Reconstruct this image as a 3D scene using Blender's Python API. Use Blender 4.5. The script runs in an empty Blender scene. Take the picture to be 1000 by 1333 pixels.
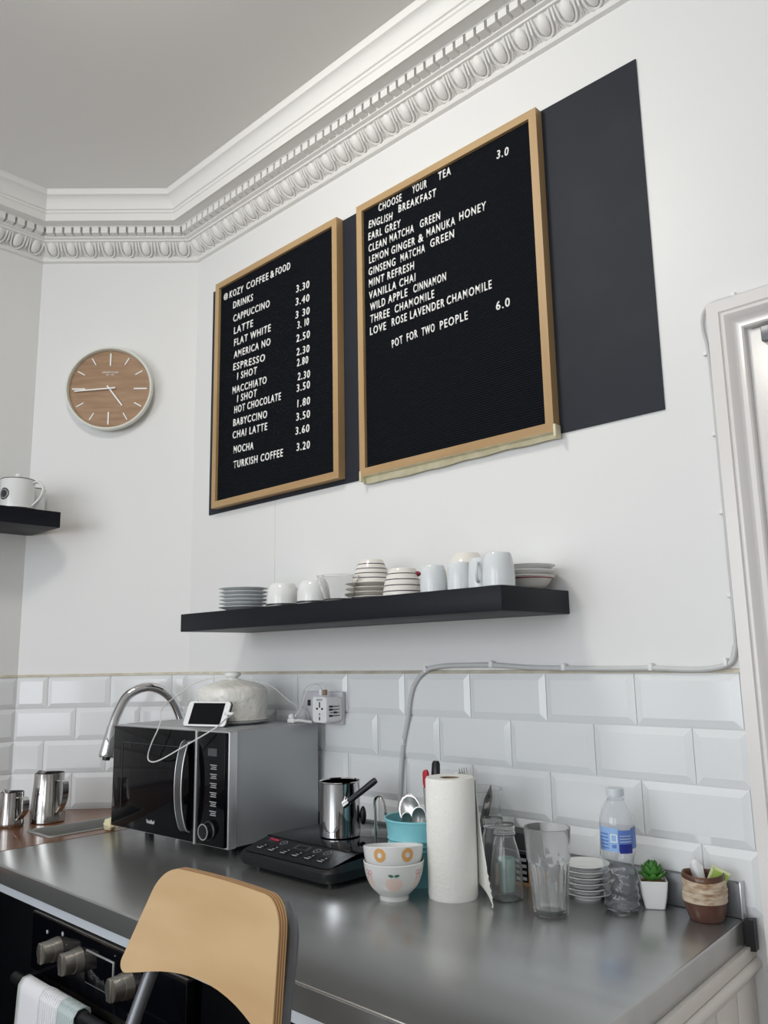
import bpy, bmesh, math, random
from mathutils import Vector, Matrix
random.seed(7)
PI = math.pi
scene = bpy.context.scene
COL = scene.collection

# ------------------------------------------------------------------ camera
FPX = 1057.0
cam_d = bpy.data.cameras.new('camera')
cam_d.sensor_fit = 'VERTICAL'; cam_d.sensor_height = 24.0; cam_d.sensor_width = 18.0
cam_d.lens = 24.0 * FPX / 1333.0
cam_d.clip_start = 0.02
cam = bpy.data.objects.new('camera', cam_d); COL.objects.link(cam)
RW = [(0.72192778, -0.13700585, -0.67826962), (0.69173016, 0.11716827, 0.71258753), (-0.01815698, -0.98361628, 0.17935811)]
m = Matrix(((RW[0][0], -RW[0][1], -RW[0][2], 0.0), (RW[1][0], -RW[1][1], -RW[1][2], -1.55), (RW[2][0], -RW[2][1], -RW[2][2], 1.3757), (0, 0, 0, 1)))
cam.matrix_world = m
scene.camera = cam

# ------------------------------------------------------------------ light
vs = scene.view_settings
vs.view_transform = 'Standard'; vs.look = 'None'; vs.gamma = 1.0; vs.use_curve_mapping = False
vs.exposure = -0.20
scene.cycles.use_denoising = True
scene.cycles.max_bounces = 14; scene.cycles.transmission_bounces = 12; scene.cycles.transparent_max_bounces = 12
scene.cycles.sample_clamp_indirect = 6.0

def area(name, loc, target, sx, sy, power, color):
    d = bpy.data.lights.new(name, 'AREA'); d.shape = 'RECTANGLE'; d.size = sx; d.size_y = sy
    d.energy = power; d.color = color
    o = bpy.data.objects.new(name, d); COL.objects.link(o); o.location = loc
    o.rotation_euler = (Vector(target) - Vector(loc)).to_track_quat('-Z', 'Y').to_euler()
    return o
area('window_daylight', (-1.45, -4.9, 1.75), (-1.4, 0, 1.45), 2.2, 1.9, 72, (0.905, 0.952, 1.0))
area('window_daylight', (0.95, -4.9, 1.75), (0.2, 0, 1.45), 1.5, 1.9, 40, (0.905, 0.952, 1.0))
area('ceiling_lamp_light', (-1.35, -1.15, 2.97), (-1.3, -0.1, 1.5), 0.3, 0.3, 13.5, (1.0, 0.955, 0.87))
w = bpy.data.worlds.new('world'); scene.world = w; w.use_nodes = True
w.node_tree.nodes['Background'].inputs[0].default_value = (0.80, 0.86, 0.95, 1)
w.node_tree.nodes['Background'].inputs[1].default_value = 0.6

# ------------------------------------------------------------------ materials
def lin(c):
    return tuple((x / 12.92 if x <= 0.04045 else ((x + 0.055) / 1.055) ** 2.4) for x in c)
def rgb(r, g, b):
    return lin((r / 255, g / 255, b / 255))
def mat(name, c, rough=0.5, metal=0.0, trans=0.0, ior=1.45, noise=None, bump=None, spec=0.5, coat=0.0, stretch=(1, 1, 1)):
    m = bpy.data.materials.new(name); m.use_nodes = True
    nt = m.node_tree; b = nt.nodes['Principled BSDF']
    b.inputs['Base Color'].default_value = (*c, 1); b.inputs['Roughness'].default_value = rough
    b.inputs['Metallic'].default_value = metal; b.inputs['Transmission Weight'].default_value = trans
    b.inputs['IOR'].default_value = ior; b.inputs['Specular IOR Level'].default_value = spec
    b.inputs['Coat Weight'].default_value = coat
    if noise or bump:
        tc = nt.nodes.new('ShaderNodeTexCoord'); mp = nt.nodes.new('ShaderNodeMapping')
        mp.inputs['Scale'].default_value = stretch
        nt.links.new(tc.outputs['Object'], mp.inputs['Vector'])
    if noise:   # (scale, second colour, lo, hi)
        n = nt.nodes.new('ShaderNodeTexNoise'); n.inputs['Scale'].default_value = noise[0]; n.inputs['Detail'].default_value = 5
        nt.links.new(mp.outputs['Vector'], n.inputs['Vector'])
        r = nt.nodes.new('ShaderNodeValToRGB'); r.color_ramp.elements[0].position = noise[2]; r.color_ramp.elements[1].position = noise[3]
        r.color_ramp.elements[0].color = (*c, 1); r.color_ramp.elements[1].color = (*noise[1], 1)
        nt.links.new(n.outputs['Fac'], r.inputs['Fac']); nt.links.new(r.outputs['Color'], b.inputs['Base Color'])
    if bump:    # (scale, strength, distance)
        n2 = nt.nodes.new('ShaderNodeTexNoise'); n2.inputs['Scale'].default_value = bump[0]; n2.inputs['Detail'].default_value = 3
        nt.links.new(mp.outputs['Vector'], n2.inputs['Vector'])
        bp = nt.nodes.new('ShaderNodeBump'); bp.inputs['Strength'].default_value = bump[1]; bp.inputs['Distance'].default_value = bump[2]
        nt.links.new(n2.outputs['Fac'], bp.inputs['Height']); nt.links.new(bp.outputs['Normal'], b.inputs['Normal'])
    return m
def wood(name, c1, c2, scale, stretch, rough=0.45, coat=0.0):
    m = mat(name, c1, rough, noise=(scale, c2, 0.35, 0.68), stretch=stretch, coat=coat, bump=(scale * 3, 0.05, 0.002))
    return m
M = {}
M['wall'] = mat('white_wall_paint', rgb(232, 232, 231), 0.42, bump=(9, 0.06, 0.004))
M['plaster'] = mat('cornice_plaster', rgb(236, 235, 232), 0.5)
M['ceiling'] = mat('ceiling_paint', rgb(238, 237, 234), 0.7, bump=(5, 0.08, 0.004))
M['floor'] = wood('floor_boards', rgb(118, 94, 72), rgb(88, 68, 50), 3, (1, 9, 1))
M['dim'] = mat('far_wall_paint', rgb(220, 219, 215), 0.7)
M['tile'] = mat('white_glazed_tile', rgb(233, 235, 236), 0.10, bump=(14, 0.05, 0.002))
M['grout'] = mat('grey_grout', rgb(226, 227, 226), 0.8)
M['caulk'] = mat('cream_sealant', rgb(214, 208, 192), 0.6, noise=(20, rgb(190, 180, 160), 0.4, 0.7))
M['gloss'] = mat('white_gloss_paint', rgb(232, 229, 226), 0.22, bump=(40, 0.08, 0.001))
M['chalk'] = mat('chalkboard_paint', rgb(38, 42, 50), 0.6, noise=(7, rgb(44, 48, 55), 0.5, 0.75), spec=0.3)
M['oak'] = wood('oak_frame', rgb(190, 159, 116), rgb(172, 139, 97), 14, (1, 1, 0.12))
M['oakh'] = wood('oak_frame_rail', rgb(190, 159, 116), rgb(172, 139, 97), 14, (0.12, 1, 1))
M['felt'] = mat('black_felt', rgb(22, 25, 31), 0.9, spec=0.15)
M['letter'] = mat('white_plastic_letter', rgb(246, 246, 244), 0.4)
M['tape'] = mat('masking_tape', rgb(226, 218, 186), 0.6, noise=(30, rgb(206, 196, 160), 0.4, 0.7))
M['shelf'] = mat('black_shelf_lacquer', rgb(20, 22, 30), 0.45, bump=(300, 0.03, 0.001), spec=0.25)
M['china'] = mat('white_china', rgb(232, 233, 232), 0.12)
M['chinab'] = mat('bluish_white_china', rgb(222, 226, 228), 0.12)
M['cream'] = mat('cream_china', rgb(234, 230, 223), 0.15)
M['stripe'] = mat('plum_stripe_glaze', rgb(62, 48, 66), 0.2)
M['redline'] = mat('dark_red_glaze', rgb(150, 55, 70), 0.2)
M['greyrim'] = mat('grey_rim_glaze', rgb(92, 86, 82), 0.25)
M['dark'] = mat('dark_glaze_and_shade', rgb(52, 50, 50), 0.3)  # also colours the painted shadow ring under the round cups
M['glass'] = mat('clear_glass', (1, 1, 1), 0.0, trans=0.96, ior=1.33)
M['frost'] = mat('worn_clear_glass', (0.97, 0.98, 0.98), 0.07, trans=0.90, ior=1.28)
M['pet'] = mat('clear_bottle_plastic', (0.97, 0.98, 1.0), 0.03, trans=0.975, ior=1.33)
M['clearp'] = mat('clear_tub_plastic', (0.97, 0.98, 0.98), 0.06, trans=1.0, ior=1.2)
M['steel'] = mat('brushed_worktop_steel', rgb(184, 185, 184), 0.25, 0.82, noise=(3, rgb(174, 175, 174), 0.35, 0.7), stretch=(1, 6, 1), bump=(90, 0.02, 0.001))
M['steelu'] = mat('dull_upstand_steel', rgb(120, 122, 124), 0.5, 0.85)
M['steelw'] = mat('warm_steel_edge', rgb(150, 145, 138), 0.32, 1.0)
M['cutlery'] = mat('satin_cutlery_steel', rgb(190, 189, 187), 0.3, 1.0)
M['chrome'] = mat('polished_chrome', rgb(215, 215, 216), 0.05, 1.0)
M['ssteel'] = mat('stainless_steel', rgb(196, 194, 191), 0.13, 1.0)
M['msteel'] = mat('microwave_grey_steel', rgb(172, 175, 178), 0.42, 0.55)
M['bezel'] = mat('silver_trim', rgb(205, 206, 208), 0.35, 0.7)
M['alu'] = mat('aluminium_strip', rgb(214, 220, 228), 0.5, 0.2)
M['greym'] = mat('handle_grey_metal', rgb(112, 114, 116), 0.3, 0.8)
M['bglass'] = mat('black_glass', rgb(8, 9, 13), 0.07, spec=0.22)
M['bplast'] = mat('black_plastic', rgb(20, 21, 25), 0.38)
M['black'] = mat('black_gloss_cabinet', rgb(10, 11, 14), 0.3, spec=0.2)
M['grey'] = mat('grey_print', rgb(172, 174, 178), 0.5)
M['greyd'] = mat('dark_grey_print', rgb(74, 76, 80), 0.4)
M['white'] = mat('white_plastic', rgb(238, 238, 238), 0.3)
M['wgrey'] = mat('socket_white_plastic', rgb(214, 212, 218), 0.3)
M['red'] = mat('red_plastic', rgb(176, 32, 48), 0.35)
M['redp'] = mat('red_print', rgb(214, 60, 92), 0.4)
M['cable'] = mat('white_cable', rgb(226, 226, 224), 0.4)
M['cableg'] = mat('painted_cable', rgb(206, 207, 207), 0.35)
M['ply'] = wood('birch_veneer', rgb(206, 175, 132), rgb(192, 158, 114), 5, (0.6, 1, 2.6), 0.42, 0.1)
M['plye'] = mat('plywood_edge', rgb(196, 158, 110), 0.55)
M['plyd'] = mat('plywood_dark_layer', rgb(140, 96, 60), 0.6)
M['frame'] = mat('grey_tube_lacquer', rgb(112, 114, 118), 0.35, 0.6)
M['worktop'] = wood('brown_wood_worktop', rgb(132, 84, 50), rgb(104, 62, 36), 6, (5, 0.6, 1), 0.3, 0.3)
M['sinkg'] = mat('sink_steel', rgb(165, 165, 162), 0.5, 0.6)
M['blue'] = mat('turquoise_enamel', rgb(134, 204, 214), 0.32)
M['paper'] = mat('paper_towel', rgb(242, 241, 236), 0.95, bump=(130, 0.45, 0.003))
M['card'] = mat('cardboard_core', rgb(150, 128, 106), 0.9)
M['orange'] = mat('orange_glaze', rgb(226, 172, 106), 0.25)
M['peach'] = mat('peach_glaze', rgb(240, 217, 206), 0.25)
M['pink'] = mat('pink_glaze', rgb(222, 160, 160), 0.25)
M['leafg'] = mat('green_glaze', rgb(72, 128, 104), 0.3)
M['mint'] = mat('mint_enamel', rgb(156, 204, 192), 0.4)
M['blab'] = mat('pale_blue_label', rgb(150, 186, 232), 0.4)
M['blab2'] = mat('mid_blue_label', rgb(94, 128, 200), 0.4)
M['navy'] = mat('navy_label', rgb(36, 48, 140), 0.4)
M['cap'] = mat('pale_bottle_cap', rgb(205, 212, 218), 0.4)
M['leaf'] = mat('succulent_leaf', rgb(62, 122, 50), 0.45, noise=(60, rgb(98, 156, 72), 0.4, 0.7))
M['soil'] = mat('straw_soil', rgb(150, 118, 80), 0.95, noise=(90, rgb(90, 70, 46), 0.4, 0.6))
M['brown'] = mat('dark_brown_glaze', rgb(92, 62, 54), 0.28)
M['rust'] = mat('rust_glaze_rim', rgb(122, 82, 58), 0.25, noise=(30, rgb(80, 56, 46), 0.4, 0.6))
M['oat'] = mat('speckled_oat_glaze', rgb(200, 184, 162), 0.4, noise=(45, rgb(150, 118, 88), 0.45, 0.68), stretch=(1, 1, 2.5))
M['oatl'] = mat('pale_glaze_line', rgb(224, 214, 200), 0.35)
M['lime'] = mat('lime_green_paper', rgb(176, 204, 96), 0.5)
M['limel'] = mat('pale_lime_paper', rgb(222, 234, 180), 0.5)
M['film'] = mat('white_tissue', rgb(240, 241, 242), 0.6)
M['towel'] = mat('white_cotton', rgb(232, 232, 236), 0.95, bump=(160, 0.3, 0.002))
M['towels'] = mat('pale_grey_cotton', rgb(196, 208, 208), 0.95, bump=(160, 0.3, 0.002))
M['hem'] = mat('sage_hem', rgb(176, 184, 174), 0.95)
M['clothc'] = mat('cream_cloth', rgb(226, 218, 180), 0.9)
M['panel'] = mat('cream_painted_wood', rgb(230, 224, 218), 0.4, bump=(30, 0.06, 0.001))
M['knob'] = mat('brushed_knob_metal', rgb(176, 172, 164), 0.32, 0.9)
M['boxk'] = mat('dark_box_card', rgb(52, 52, 54), 0.6)
M['boxb'] = mat('tan_box_card', rgb(190, 150, 112), 0.7)
M['case'] = mat('clock_case_cream', rgb(226, 227, 218), 0.35)
M['clockw'] = wood('clock_wood_face', rgb(172, 140, 110), rgb(150, 118, 90), 9, (0.8, 1, 7), 0.5)
M['emb'] = mat('dome_glaze', rgb(232, 230, 224), 0.14, bump=(26, 0.8, 0.012))

# ------------------------------------------------------------------ mesh helpers
class MB:
    def __init__(s): s.bm = bmesh.new(); s.mi = 0
    def _f(s, vs):
        try:
            f = s.bm.faces.new(vs); f.material_index = s.mi; return f
        except ValueError: return None
    def box(s, x0, x1, y0, y1, z0, z1, bev=0.0, seg=2):
        b = bmesh.new(); bmesh.ops.create_cube(b, size=1)
        for v in b.verts:
            v.co = Vector(((x0 + x1) / 2 + v.co.x * (x1 - x0), (y0 + y1) / 2 + v.co.y * (y1 - y0), (z0 + z1) / 2 + v.co.z * (z1 - z0)))
        if bev > 0: bmesh.ops.bevel(b, geom=b.edges[:], offset=bev, segments=seg, profile=0.5, affect='EDGES')
        s.merge(b); return s
    def merge(s, b, mtx=None):
        mp = {}
        for v in b.verts: mp[v] = s.bm.verts.new(mtx @ v.co if mtx else v.co)
        for f in b.faces: s._f([mp[v] for v in f.verts])
        b.free()
    def lathe(s, prof, seg=48, c=(0, 0, 0), mids=None, a0=0.0):
        rings = []
        for r, z in prof:
            if r < 1e-6: rings.append([s.bm.verts.new((c[0], c[1], c[2] + z))])
            else: rings.append([s.bm.verts.new((c[0] + r * math.cos(a0 + 2 * PI * i / seg), c[1] + r * math.sin(a0 + 2 * PI * i / seg), c[2] + z)) for i in range(seg)])
        for k in range(len(rings) - 1):
            A, B = rings[k], rings[k + 1]
            if mids: s.mi = mids[k]
            for i in range(seg):
                j = (i + 1) % seg
                if len(A) == 1 and len(B) == 1: continue
                if len(A) == 1: s._f([A[0], B[j], B[i]])
                elif len(B) == 1: s._f([A[i], A[j], B[0]])
                else: s._f([A[i], A[j], B[j], B[i]])
        return s
    def tube(s, pts, r, seg=10, caps=True, flat=1.0):
        pts = [Vector(p) for p in pts]; n = len(pts)
        rs = r if isinstance(r, (list, tuple)) else [r] * n
        up = None; rings = []
        for i, p in enumerate(pts):
            t = (pts[min(i + 1, n - 1)] - pts[max(i - 1, 0)]).normalized()
            if up is None:
                up = Vector((0, 0, 1)) if abs(t.z) < 0.9 else Vector((1, 0, 0))
            u = up - t * up.dot(t)
            if u.length < 1e-6: u = t.orthogonal()
            u.normalize(); v = t.cross(u); up = u
            rings.append([s.bm.verts.new(p + u * math.cos(2 * PI * k / seg) * rs[i] + v * math.sin(2 * PI * k / seg) * rs[i] * flat) for k in range(seg)])
        for a, b in zip(rings, rings[1:]):
            for k in range(seg):
                j = (k + 1) % seg; s._f([a[k], a[j], b[j], b[k]])
        if caps: s._f(rings[0][::-1]); s._f(rings[-1])
        return s
    def prism(s, pts, a, b, axis='z'):
        def P(p, h):
            return {'z': (p[0], p[1], h), 'y': (p[0], h, p[1]), 'x': (h, p[0], p[1])}[axis]
        A = [s.bm.verts.new(P(p, a)) for p in pts]; B = [s.bm.verts.new(P(p, b)) for p in pts]
        s._f(A[::-1]); s._f(B)
        for i in range(len(pts)):
            j = (i + 1) % len(pts); s._f([A[i], A[j], B[j], B[i]])
        return s
    def quad(s, *p):
        s._f([s.bm.verts.new(q) for q in p]); return s
    def grid(s, fn, nu, nv, thick=0.0):
        V = [[s.bm.verts.new(fn(i / nu, j / nv)) for j in range(nv + 1)] for i in range(nu + 1)]
        for i in range(nu):
            for j in range(nv): s._f([V[i][j], V[i + 1][j], V[i + 1][j + 1], V[i][j + 1]])
        return V
    def build(s, name, mats, parent=None, loc=None, smooth=40):
        bmesh.ops.remove_doubles(s.bm, verts=s.bm.verts[:], dist=1e-6)
        bmesh.ops.recalc_face_normals(s.bm, faces=s.bm.faces[:])
        me = bpy.data.meshes.new(name); s.bm.to_mesh(me); s.bm.free()
        for mm in (mats if isinstance(mats, (list, tuple)) else [mats]): me.materials.append(mm)
        if smooth:
            for p in me.polygons: p.use_smooth = True
            me.set_sharp_from_angle(angle=math.radians(smooth))
        o = bpy.data.objects.new(name, me); COL.objects.link(o)
        if parent: o.parent = parent
        if loc: o.location = loc
        return o
def spline(pts, n=8):
    P = [Vector(p) for p in pts]; out = []
    for i in range(len(P) - 1):
        p0 = P[max(i - 1, 0)]; p1 = P[i]; p2 = P[i + 1]; p3 = P[min(i + 2, len(P) - 1)]
        for k in range(n):
            t = k / n
            out.append(0.5 * ((2 * p1) + (p2 - p0) * t + (2 * p0 - 5 * p1 + 4 * p2 - p3) * t * t + (3 * p1 - p0 - 3 * p2 + p3) * t ** 3))
    out.append(P[-1]); return out
def tag(o, label, cat, group=None):
    o['label'] = label; o['category'] = cat
    if group: o['group'] = group
    return o
def thing(name, label, cat, loc=(0, 0, 0), rotz=0.0, group=None):
    o = bpy.data.objects.new(name, None); COL.objects.link(o); o.empty_display_size = 0.05
    o.location = loc; o.rotation_euler = (0, 0, rotz)
    return tag(o, label, cat, group)
def struct(o): o['kind'] = 'structure'; return o
def dup(root, loc, label, rotz=None, group=None, scale=None):
    r = root.copy(); COL.objects.link(r); r.location = loc; r['label'] = label
    if rotz is not None: r.rotation_euler = (0, 0, rotz)
    if group: r['group'] = group
    if scale: r.scale = scale
    for ch in list(root.children):
        c = ch.copy(); COL.objects.link(c); c.parent = r
        for g in list(ch.children):
            d = g.copy(); COL.objects.link(d); d.parent = c
    return r
def text_part(name, txt, material, parent, width, height, depth=0.002, bold=0.012, loc=(0, 0, 0), rot=(PI / 2, 0, 0), spaced=False):
    """raised lettering, lower left corner at loc, scaled to width x cap height"""
    cu = bpy.data.curves.new(name, 'FONT'); cu.body = txt; cu.size = 1.0; cu.space_character = 1.22 if spaced else 1.0; cu.extrude = 0.0; cu.offset = bold
    cu.resolution_u = 3
    tmp = bpy.data.objects.new(name + '_tmp', cu); COL.objects.link(tmp)
    dg = bpy.context.evaluated_depsgraph_get(); dg.update()
    me = bpy.data.meshes.new_from_object(tmp.evaluated_get(dg))
    bpy.data.objects.remove(tmp); bpy.data.curves.remove(cu)
    xs = [v.co.x for v in me.vertices]; ys = [v.co.y for v in me.vertices]
    x0, x1, y0, y1 = min(xs), max(xs), min(ys), max(ys)
    for v in me.vertices:
        v.co.x = (v.co.x - x0) / max(x1 - x0, 1e-6) * width
        v.co.y = (v.co.y - y0) / max(y1 - y0, 1e-6) * height
    bm = bmesh.new(); bm.from_mesh(me)
    r = bmesh.ops.extrude_face_region(bm, geom=bm.faces[:])
    for e in r['geom']:
        if isinstance(e, bmesh.types.BMVert): e.co.z += depth
    bmesh.ops.recalc_face_normals(bm, faces=bm.faces[:])
    bm.to_mesh(me); bm.free(); me.materials.clear(); me.materials.append(material); me.name = name
    o = bpy.data.objects.new(name, me); COL.objects.link(o); o.parent = parent
    o.location = loc; o.rotation_euler = rot
    return o

# ------------------------------------------------------------------ room shell
CEIL = 3.012
A = (-2.796, -0.401); B = (-2.395, 0.0)
mb = MB(); mb.box(-2.46, -0.497, 0, 0.15, 0, CEIL); mb.box(-0.497, 0.36, 0, 0.15, 1.99, CEIL); mb.box(0.36, 2.6, 0, 0.15, 0, CEIL)
struct(mb.build('wall_back', M['wall'], smooth=0))
mb = MB(); mb.prism([A, B, (-2.46, 0.15), (-2.95, -0.34)], 0, CEIL)
struct(mb.build('wall_corner', M['wall'], smooth=0))
mb = MB(); mb.box(-2.95, -2.796, -5.0, -0.395, 0, CEIL)
struct(mb.build('wall_left', M['wall'], smooth=0))
mb = MB(); mb.box(2.6, 2.75, -5.0, 0.15, 0, CEIL)
struct(mb.build('wall_right', M['dim'], smooth=0))
mb = MB()
for x0, x1, z0, z1 in ((-2.95, -2.6, 0, CEIL), (-0.3, 0.15, 0, CEIL), (1.75, 2.75, 0, CEIL), (-2.6, -0.3, 0, 0.75), (-2.6, -0.3, 2.75, CEIL), (0.15, 1.75, 0, 0.75), (0.15, 1.75, 2.75, CEIL)):
    mb.box(x0, x1, -5.15, -5.0, z0, z1)
struct(mb.build('wall_front', M['dim'], smooth=0))
mb = MB(); mb.prism([(-3.2, -5.2), (2.8, -5.2), (2.8, 0.2), (-3.2, 0.2)], CEIL, CEIL + 0.12)
struct(mb.build('ceiling', M['ceiling'], smooth=0))
mb = MB(); mb.prism([(-3.2, -5.2), (2.8, -5.2), (2.8, 0.2), (-3.2, 0.2)], -0.1, 0.0)
struct(mb.build('floor', M['floor'], smooth=0))

# cornice
PROF = [(0.0, 2.826), (0.012, 2.829), (0.016, 2.836), (0.012, 2.842), (0.012, 2.844), (0.030, 2.856), (0.044, 2.868), (0.054, 2.880),
        (0.062, 2.881), (0.064, 2.885), (0.075, 2.888), (0.076, 2.892), (0.076, 2.917), (0.138, 2.918), (0.142, 2.915), (0.143, 2.941), (0.147, 2.944),
        (0.148, 2.951), (0.153, 2.953), (0.154, 2.960), (0.158, 2.972), (0.164, 2.983), (0.172, 2.991), (0.180, 2.994), (0.181, 3.004), (0.186, 3.012), (0.0, 3.012)]
def cornice(name, p0, d0, p1, d1, n_out, skip=0.0):
    """p0,p1 wall line ends, d0,d1 mitre directions per unit depth, n_out = outward normal of the wall"""
    mb = MB()
    R0 = [mb.bm.verts.new((p0[0] + d0[0] * d, p0[1] + d0[1] * d, z)) for d, z in PROF]
    R1 = [mb.bm.verts.new((p1[0] + d1[0] * d, p1[1] + d1[1] * d, z)) for d, z in PROF]
    for i in range(len(PROF) - 1): mb._f([R0[i], R1[i], R1[i + 1], R0[i + 1]])
    P0 = Vector((*p0, 0)); P1 = Vector((*p1, 0)); L = (P1 - P0).length; T = (P1 - P0).normalized(); N = Vector((*n_out, 0)); Z = Vector((0, 0, 1))
    def W(s, d, z): return P0 + T * s + N * d + Z * z
    def mit(d, which):
        q = (P0 + Vector((d0[0] * d, d0[1] * d, 0)) - P0).dot(T) if which == 0 else (Vector((d1[0] * d, d1[1] * d, 0))).dot(T)
        return q if which == 0 else L + q
    def lbox(s0, s1, a0, a1, z0, z1):
        v = [mb.bm.verts.new(W(s, d, z)) for s in (s0, s1) for d in (a0, a1) for z in (z0, z1)]
        for f in ((0, 1, 3, 2), (4, 6, 7, 5), (0, 4, 5, 1), (2, 3, 7, 6), (0, 2, 6, 4), (1, 5, 7, 3)): mb._f([v[i] for i in f])
    a, b = mit(0.102, 0), mit(0.102, 1)
    n = max(1, int(round((b - a) / 0.033))); pt = (b - a) / n
    for i in range(n):
        s = a + (i + 0.5) * pt
        lbox(s - pt * 0.37, s + pt * 0.37, 0.07, 0.102, 2.8915, 2.914)
    lbox(a, b, 0.07, 0.1035, 2.9135, 2.9175)
    # egg and dart on the sloping face
    dA, zA, dB, zB = 0.010, 2.843, 0.056, 2.882
    sl = math.hypot(dB - dA, zB - zA); ud, uz = (dB - dA) / sl, (zB - zA) / sl
    def F(s, t, h):   # t up the slope, h out of the slope (towards room, down)
        bul = 0.006 * math.sin(PI * min(max(t / sl, 0), 1))
        return W(s, dA + ud * t + uz * (h + bul), zA + uz * t - ud * (h + bul))
    a, b = mit(0.035, 0), mit(0.035, 1)
    n = max(1, int(round((b - a) / 0.064))); pt = (b - a) / n
    for i in range(n):
        s = a + (i + 0.5) * pt
        # egg: half ellipsoid
        nu, nv = 10, 5; rings = []
        for j in range(nv + 1):
            ph = j / nv * PI / 2; ring = []
            for k in range(nu):
                th = 2 * PI * k / nu
                y = math.sin(th); wx = 0.0155 * (1.0 if y < 0 else 1.0 + 0.14 * y)
                ring.append(mb.bm.verts.new(F(s + wx * math.cos(th) * math.cos(ph), sl * 0.56 + 0.0265 * y * math.cos(ph), 0.009 * math.sin(ph))))
            rings.append(ring)
        for j in range(nv):
            for k in range(nu): mb._f([rings[j][k], rings[j][(k + 1) % nu], rings[j + 1][(k + 1) % nu], rings[j + 1][k]])
        pts = [F(s + 0.0215 * math.cos(t), sl * 0.56 + (0.031 if math.sin(t) < 0 else 0.020) * math.sin(t), 0.002) for t in [PI - 0.9 * 0 + PI * k / 12 for k in range(13)]]
        pts = [F(s - 0.0235, sl * 0.98, 0.002)] + pts + [F(s + 0.0235, sl * 0.98, 0.002)]
        mb.tube(pts, 0.0036, seg=5)
        q = s + pt / 2
        if i < n - 1:
            mb.tube([F(q, sl * 0.97, 0.0), F(q, sl * 0.5, 0.004), F(q, sl * 0.08, 0.0)], [0.0045, 0.0036, 0.0012], seg=5)
            for sg in (-1, 1):
                mb.tube([F(q + sg * 0.003, sl * 0.3, 0.001), F(q + sg * 0.0075, sl * 0.10, 0.001)], [0.001, 0.002], seg=4)
    return struct(mb.build(name, M['plaster'], smooth=35))
c45 = math.sqrt(0.5)
cornice('trim_1', (-2.796, -2.2), (1, 0), A, (1, -0.4142), (1, 0))
cornice('trim_2', A, (1, -0.4142), B, (0.4142, -1), (c45, -c45))
cornice('trim_3', B, (0.4142, -1), (1.0, 0), (0, -1), (0, -1))

# tiling: rows of bevelled metro tiles
ROWZ = [1.342, 1.239, 1.1355, 1.032, 0.9285, 0.923]
def tiling(name, O, T, N, L, joints):
    mb = MB(); O = Vector((*O, 0)); T = Vector((*T, 0)); N = Vector((*N, 0))
    def W(u, n, z): return O + T * u + N * n + Vector((0, 0, z))
    mb.mi = 1
    v = [W(0, 0.003, 0.90), W(L, 0.003, 0.90), W(L, 0.003, 1.342), W(0, 0.003, 1.342)]
    mb.quad(*v); mb.quad(v[3], v[2], W(L, 0.0, 1.342), W(0, 0.0, 1.342))
    mb.mi = 0
    for r in range(4):
        z1, z0 = ROWZ[r] - 0.001, ROWZ[r + 1] + 0.001
        if r == 3: z0 = 0.924
        js = [0.0] + [j for j in joints[r] if 0.004 < j < L - 0.004] + [L]
        for a, b in zip(js, js[1:]):
            a += 0.001; b -= 0.001
            ia = min(0.0145, (b - a) * 0.4)
            o = [(a, z0), (b, z0), (b, z1), (a, z1)]
            ii = [(a + ia, z0 + 0.0145), (b - ia, z0 + 0.0145), (b - ia, z1 - 0.0145), (a + ia, z1 - 0.0145)]
            ov = [mb.bm.verts.new(W(p, 0.0055, q)) for p, q in o]; iv = [mb.bm.verts.new(W(p, 0.0105, q)) for p, q in ii]; bv = [mb.bm.verts.new(W(p, 0.003, q)) for p, q in o]
            mb._f(iv)
            for k in range(4):
                j = (k + 1) % 4; mb._f([ov[k], ov[j], iv[j], iv[k]]); mb._f([bv[k], bv[j], ov[j], ov[k]])
    mb.mi = 2
    mb.bm.verts.ensure_lookup_table()
    p = [W(0, 0.0, 1.341), W(L, 0.0, 1.341), W(L, 0.009, 1.341), W(0, 0.009, 1.341), W(0, 0.0, 1.349), W(L, 0.0, 1.349), W(L, 0.004, 1.347), W(0, 0.004, 1.347)]
    vs_ = [mb.bm.verts.new(q) for q in p]
    for f in ((0, 1, 2, 3), (3, 2, 6, 7), (7, 6, 5, 4)): mb._f([vs_[k] for k in f])
    return struct(mb.build(name, [M['tile'], M['grout'], M['caulk']], smooth=0))
PB = 0.2075
jb = []
for r in range(4):
    off = (-0.787 if r % 2 == 0 else -0.884) + 2.395
    jb.append(sorted((off + k * PB) for k in range(-12, 6)))
tiling('trim_4', (-2.395, 0), (1, 0), (0, -1), 2.395 - 0.572, jb)
tiling('trim_5', A, (c45, c45), (c45, -c45), 0.567, [[0.105, 0.311, 0.515], [0.201, 0.411], [0.101, 0.305, 0.512], [0.198, 0.405]])
tiling('trim_6', (-2.796, -1.45), (0, 1), (1, 0), 1.049, [[0.04 + k * PB for k in range(6)], [0.14 + k * PB for k in range(6)], [0.04 + k * PB for k in range(6)], [0.14 + k * PB for k in range(6)]])

mb = MB(); mb.box(-1.9386, -1.9378, -0.0006, 0.001, 1.53, 1.866)
struct(mb.build('trim_7', M['caulk'], smooth=0))   # hairline joint in the plaster
# door at the right of the wall
dr = bpy.data.objects.new('door_1', None); COL.objects.link(dr); dr['kind'] = 'structure'; dr.location = (-0.04, 0, 0)
mb = MB()
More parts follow.
